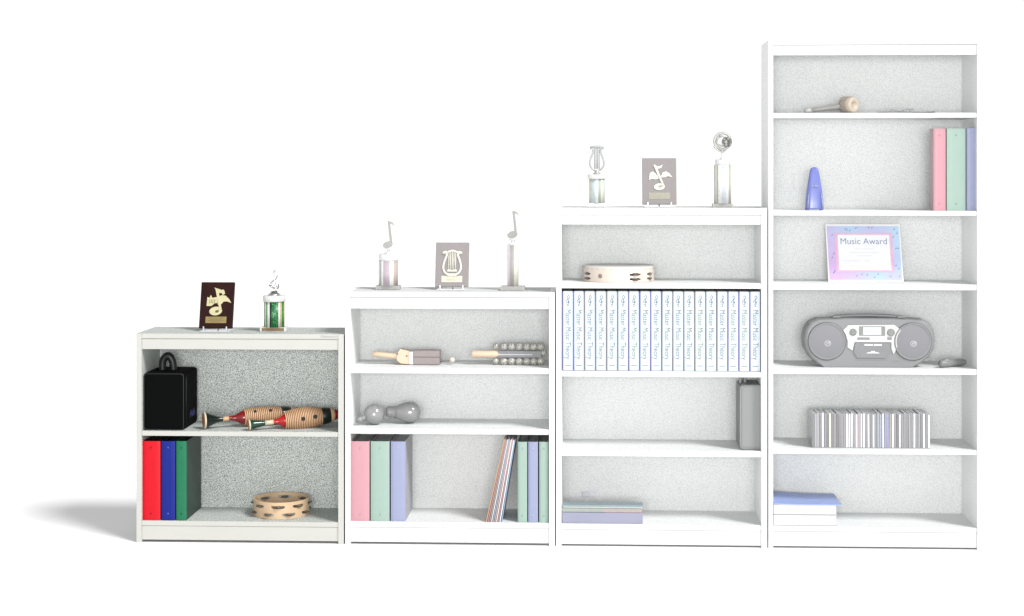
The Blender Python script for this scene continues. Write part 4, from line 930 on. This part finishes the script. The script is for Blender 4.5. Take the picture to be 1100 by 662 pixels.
t = thing('triangle', 'thin grey metal triangle lying flat on the highest shelf', 'triangle', (c0.x, y0, zT + .0003))
TM = mat('faded_steel_rod', (176, 177, 177), .3, metal=.2)
rt = .75 * s
MB().tube([(-22 * s, .012, rt), (-30 * s, .0, rt), (0, -.002, rt), (30 * s, .0, rt), (3 * s, .2, rt), (-2 * s, .2, rt), (-18 * s, .06, rt)], rt, 10).build('rod', TM, t)
y0 = .03; c0 = P(968, 120, y0)
t = thing('triangle_hanger', 'crumpled clip and cord resting over the flat metal triangle', 'clip', (c0.x, y0, zT + .0003))
pts = cr([(-15 * s, 0, .6 * s), (-11 * s, .012, 2.8 * s), (-7.5 * s, .004, 3.6 * s), (-3 * s, .012, 2.2 * s), (1 * s, .02, 2.4 * s), (5 * s, .015, 3.9 * s), (9 * s, .02, 4.3 * s)], 6)
MB().tube([tuple(p_) for p_ in pts], .55 * s, 8).build('cord', mat('faded_cord', (206, 208, 208), .6), t)
MB().box(8 * s, 13.4 * s, .012, .024, 3.4 * s, 4.9 * s).build('clip', TM, t, bevel=.0008)
MB().tube([(10 * s, .018, .0012), (10 * s, .018, 3.4 * s)], .4 * s, 8).build('clip_stem', mat('faded_cord', (206, 208, 208), .6), t)

# ------------------------------------------------------------------ light: white studio surround, soft key from the front right, frontal softbox
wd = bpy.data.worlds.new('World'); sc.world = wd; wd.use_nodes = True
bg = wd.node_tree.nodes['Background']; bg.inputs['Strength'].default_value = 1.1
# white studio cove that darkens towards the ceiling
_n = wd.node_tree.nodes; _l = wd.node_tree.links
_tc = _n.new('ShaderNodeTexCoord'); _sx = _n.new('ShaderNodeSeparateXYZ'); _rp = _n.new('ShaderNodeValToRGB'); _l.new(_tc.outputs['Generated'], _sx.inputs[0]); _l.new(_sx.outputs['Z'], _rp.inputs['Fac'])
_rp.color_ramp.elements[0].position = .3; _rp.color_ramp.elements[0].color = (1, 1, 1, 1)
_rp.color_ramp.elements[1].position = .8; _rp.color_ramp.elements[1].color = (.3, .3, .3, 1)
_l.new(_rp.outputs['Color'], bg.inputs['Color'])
sd = bpy.data.lights.new('key_light', 'SUN'); sd.energy = 3.8; sd.angle = math.radians(17); so = bpy.data.objects.new('key_light', sd); COL.objects.link(so)
so.rotation_euler = Vector((-.70, .57, -.91)).to_track_quat('-Z', 'Y').to_euler(); so.location = (3, -3, 4)
ad = bpy.data.lights.new('front_softbox', 'AREA'); ad.shape = 'RECTANGLE'; ad.size = 4.0; ad.size_y = 2.2; ad.energy = 850; ao = bpy.data.objects.new('front_softbox', ad); COL.objects.link(ao)
ao.location = (0.2, -11.0, 1.75); ao.rotation_euler = (Vector((0, 0, 1.0)) - ao.location).to_track_quat('-Z', 'Y').to_euler()

sc.view_settings.view_transform = 'Standard'; sc.view_settings.look = 'None'; sc.view_settings.exposure = 0; sc.view_settings.gamma = 1
sc.render.engine = 'CYCLES'; sc.cycles.max_bounces = 8; sc.cycles.diffuse_bounces = 5
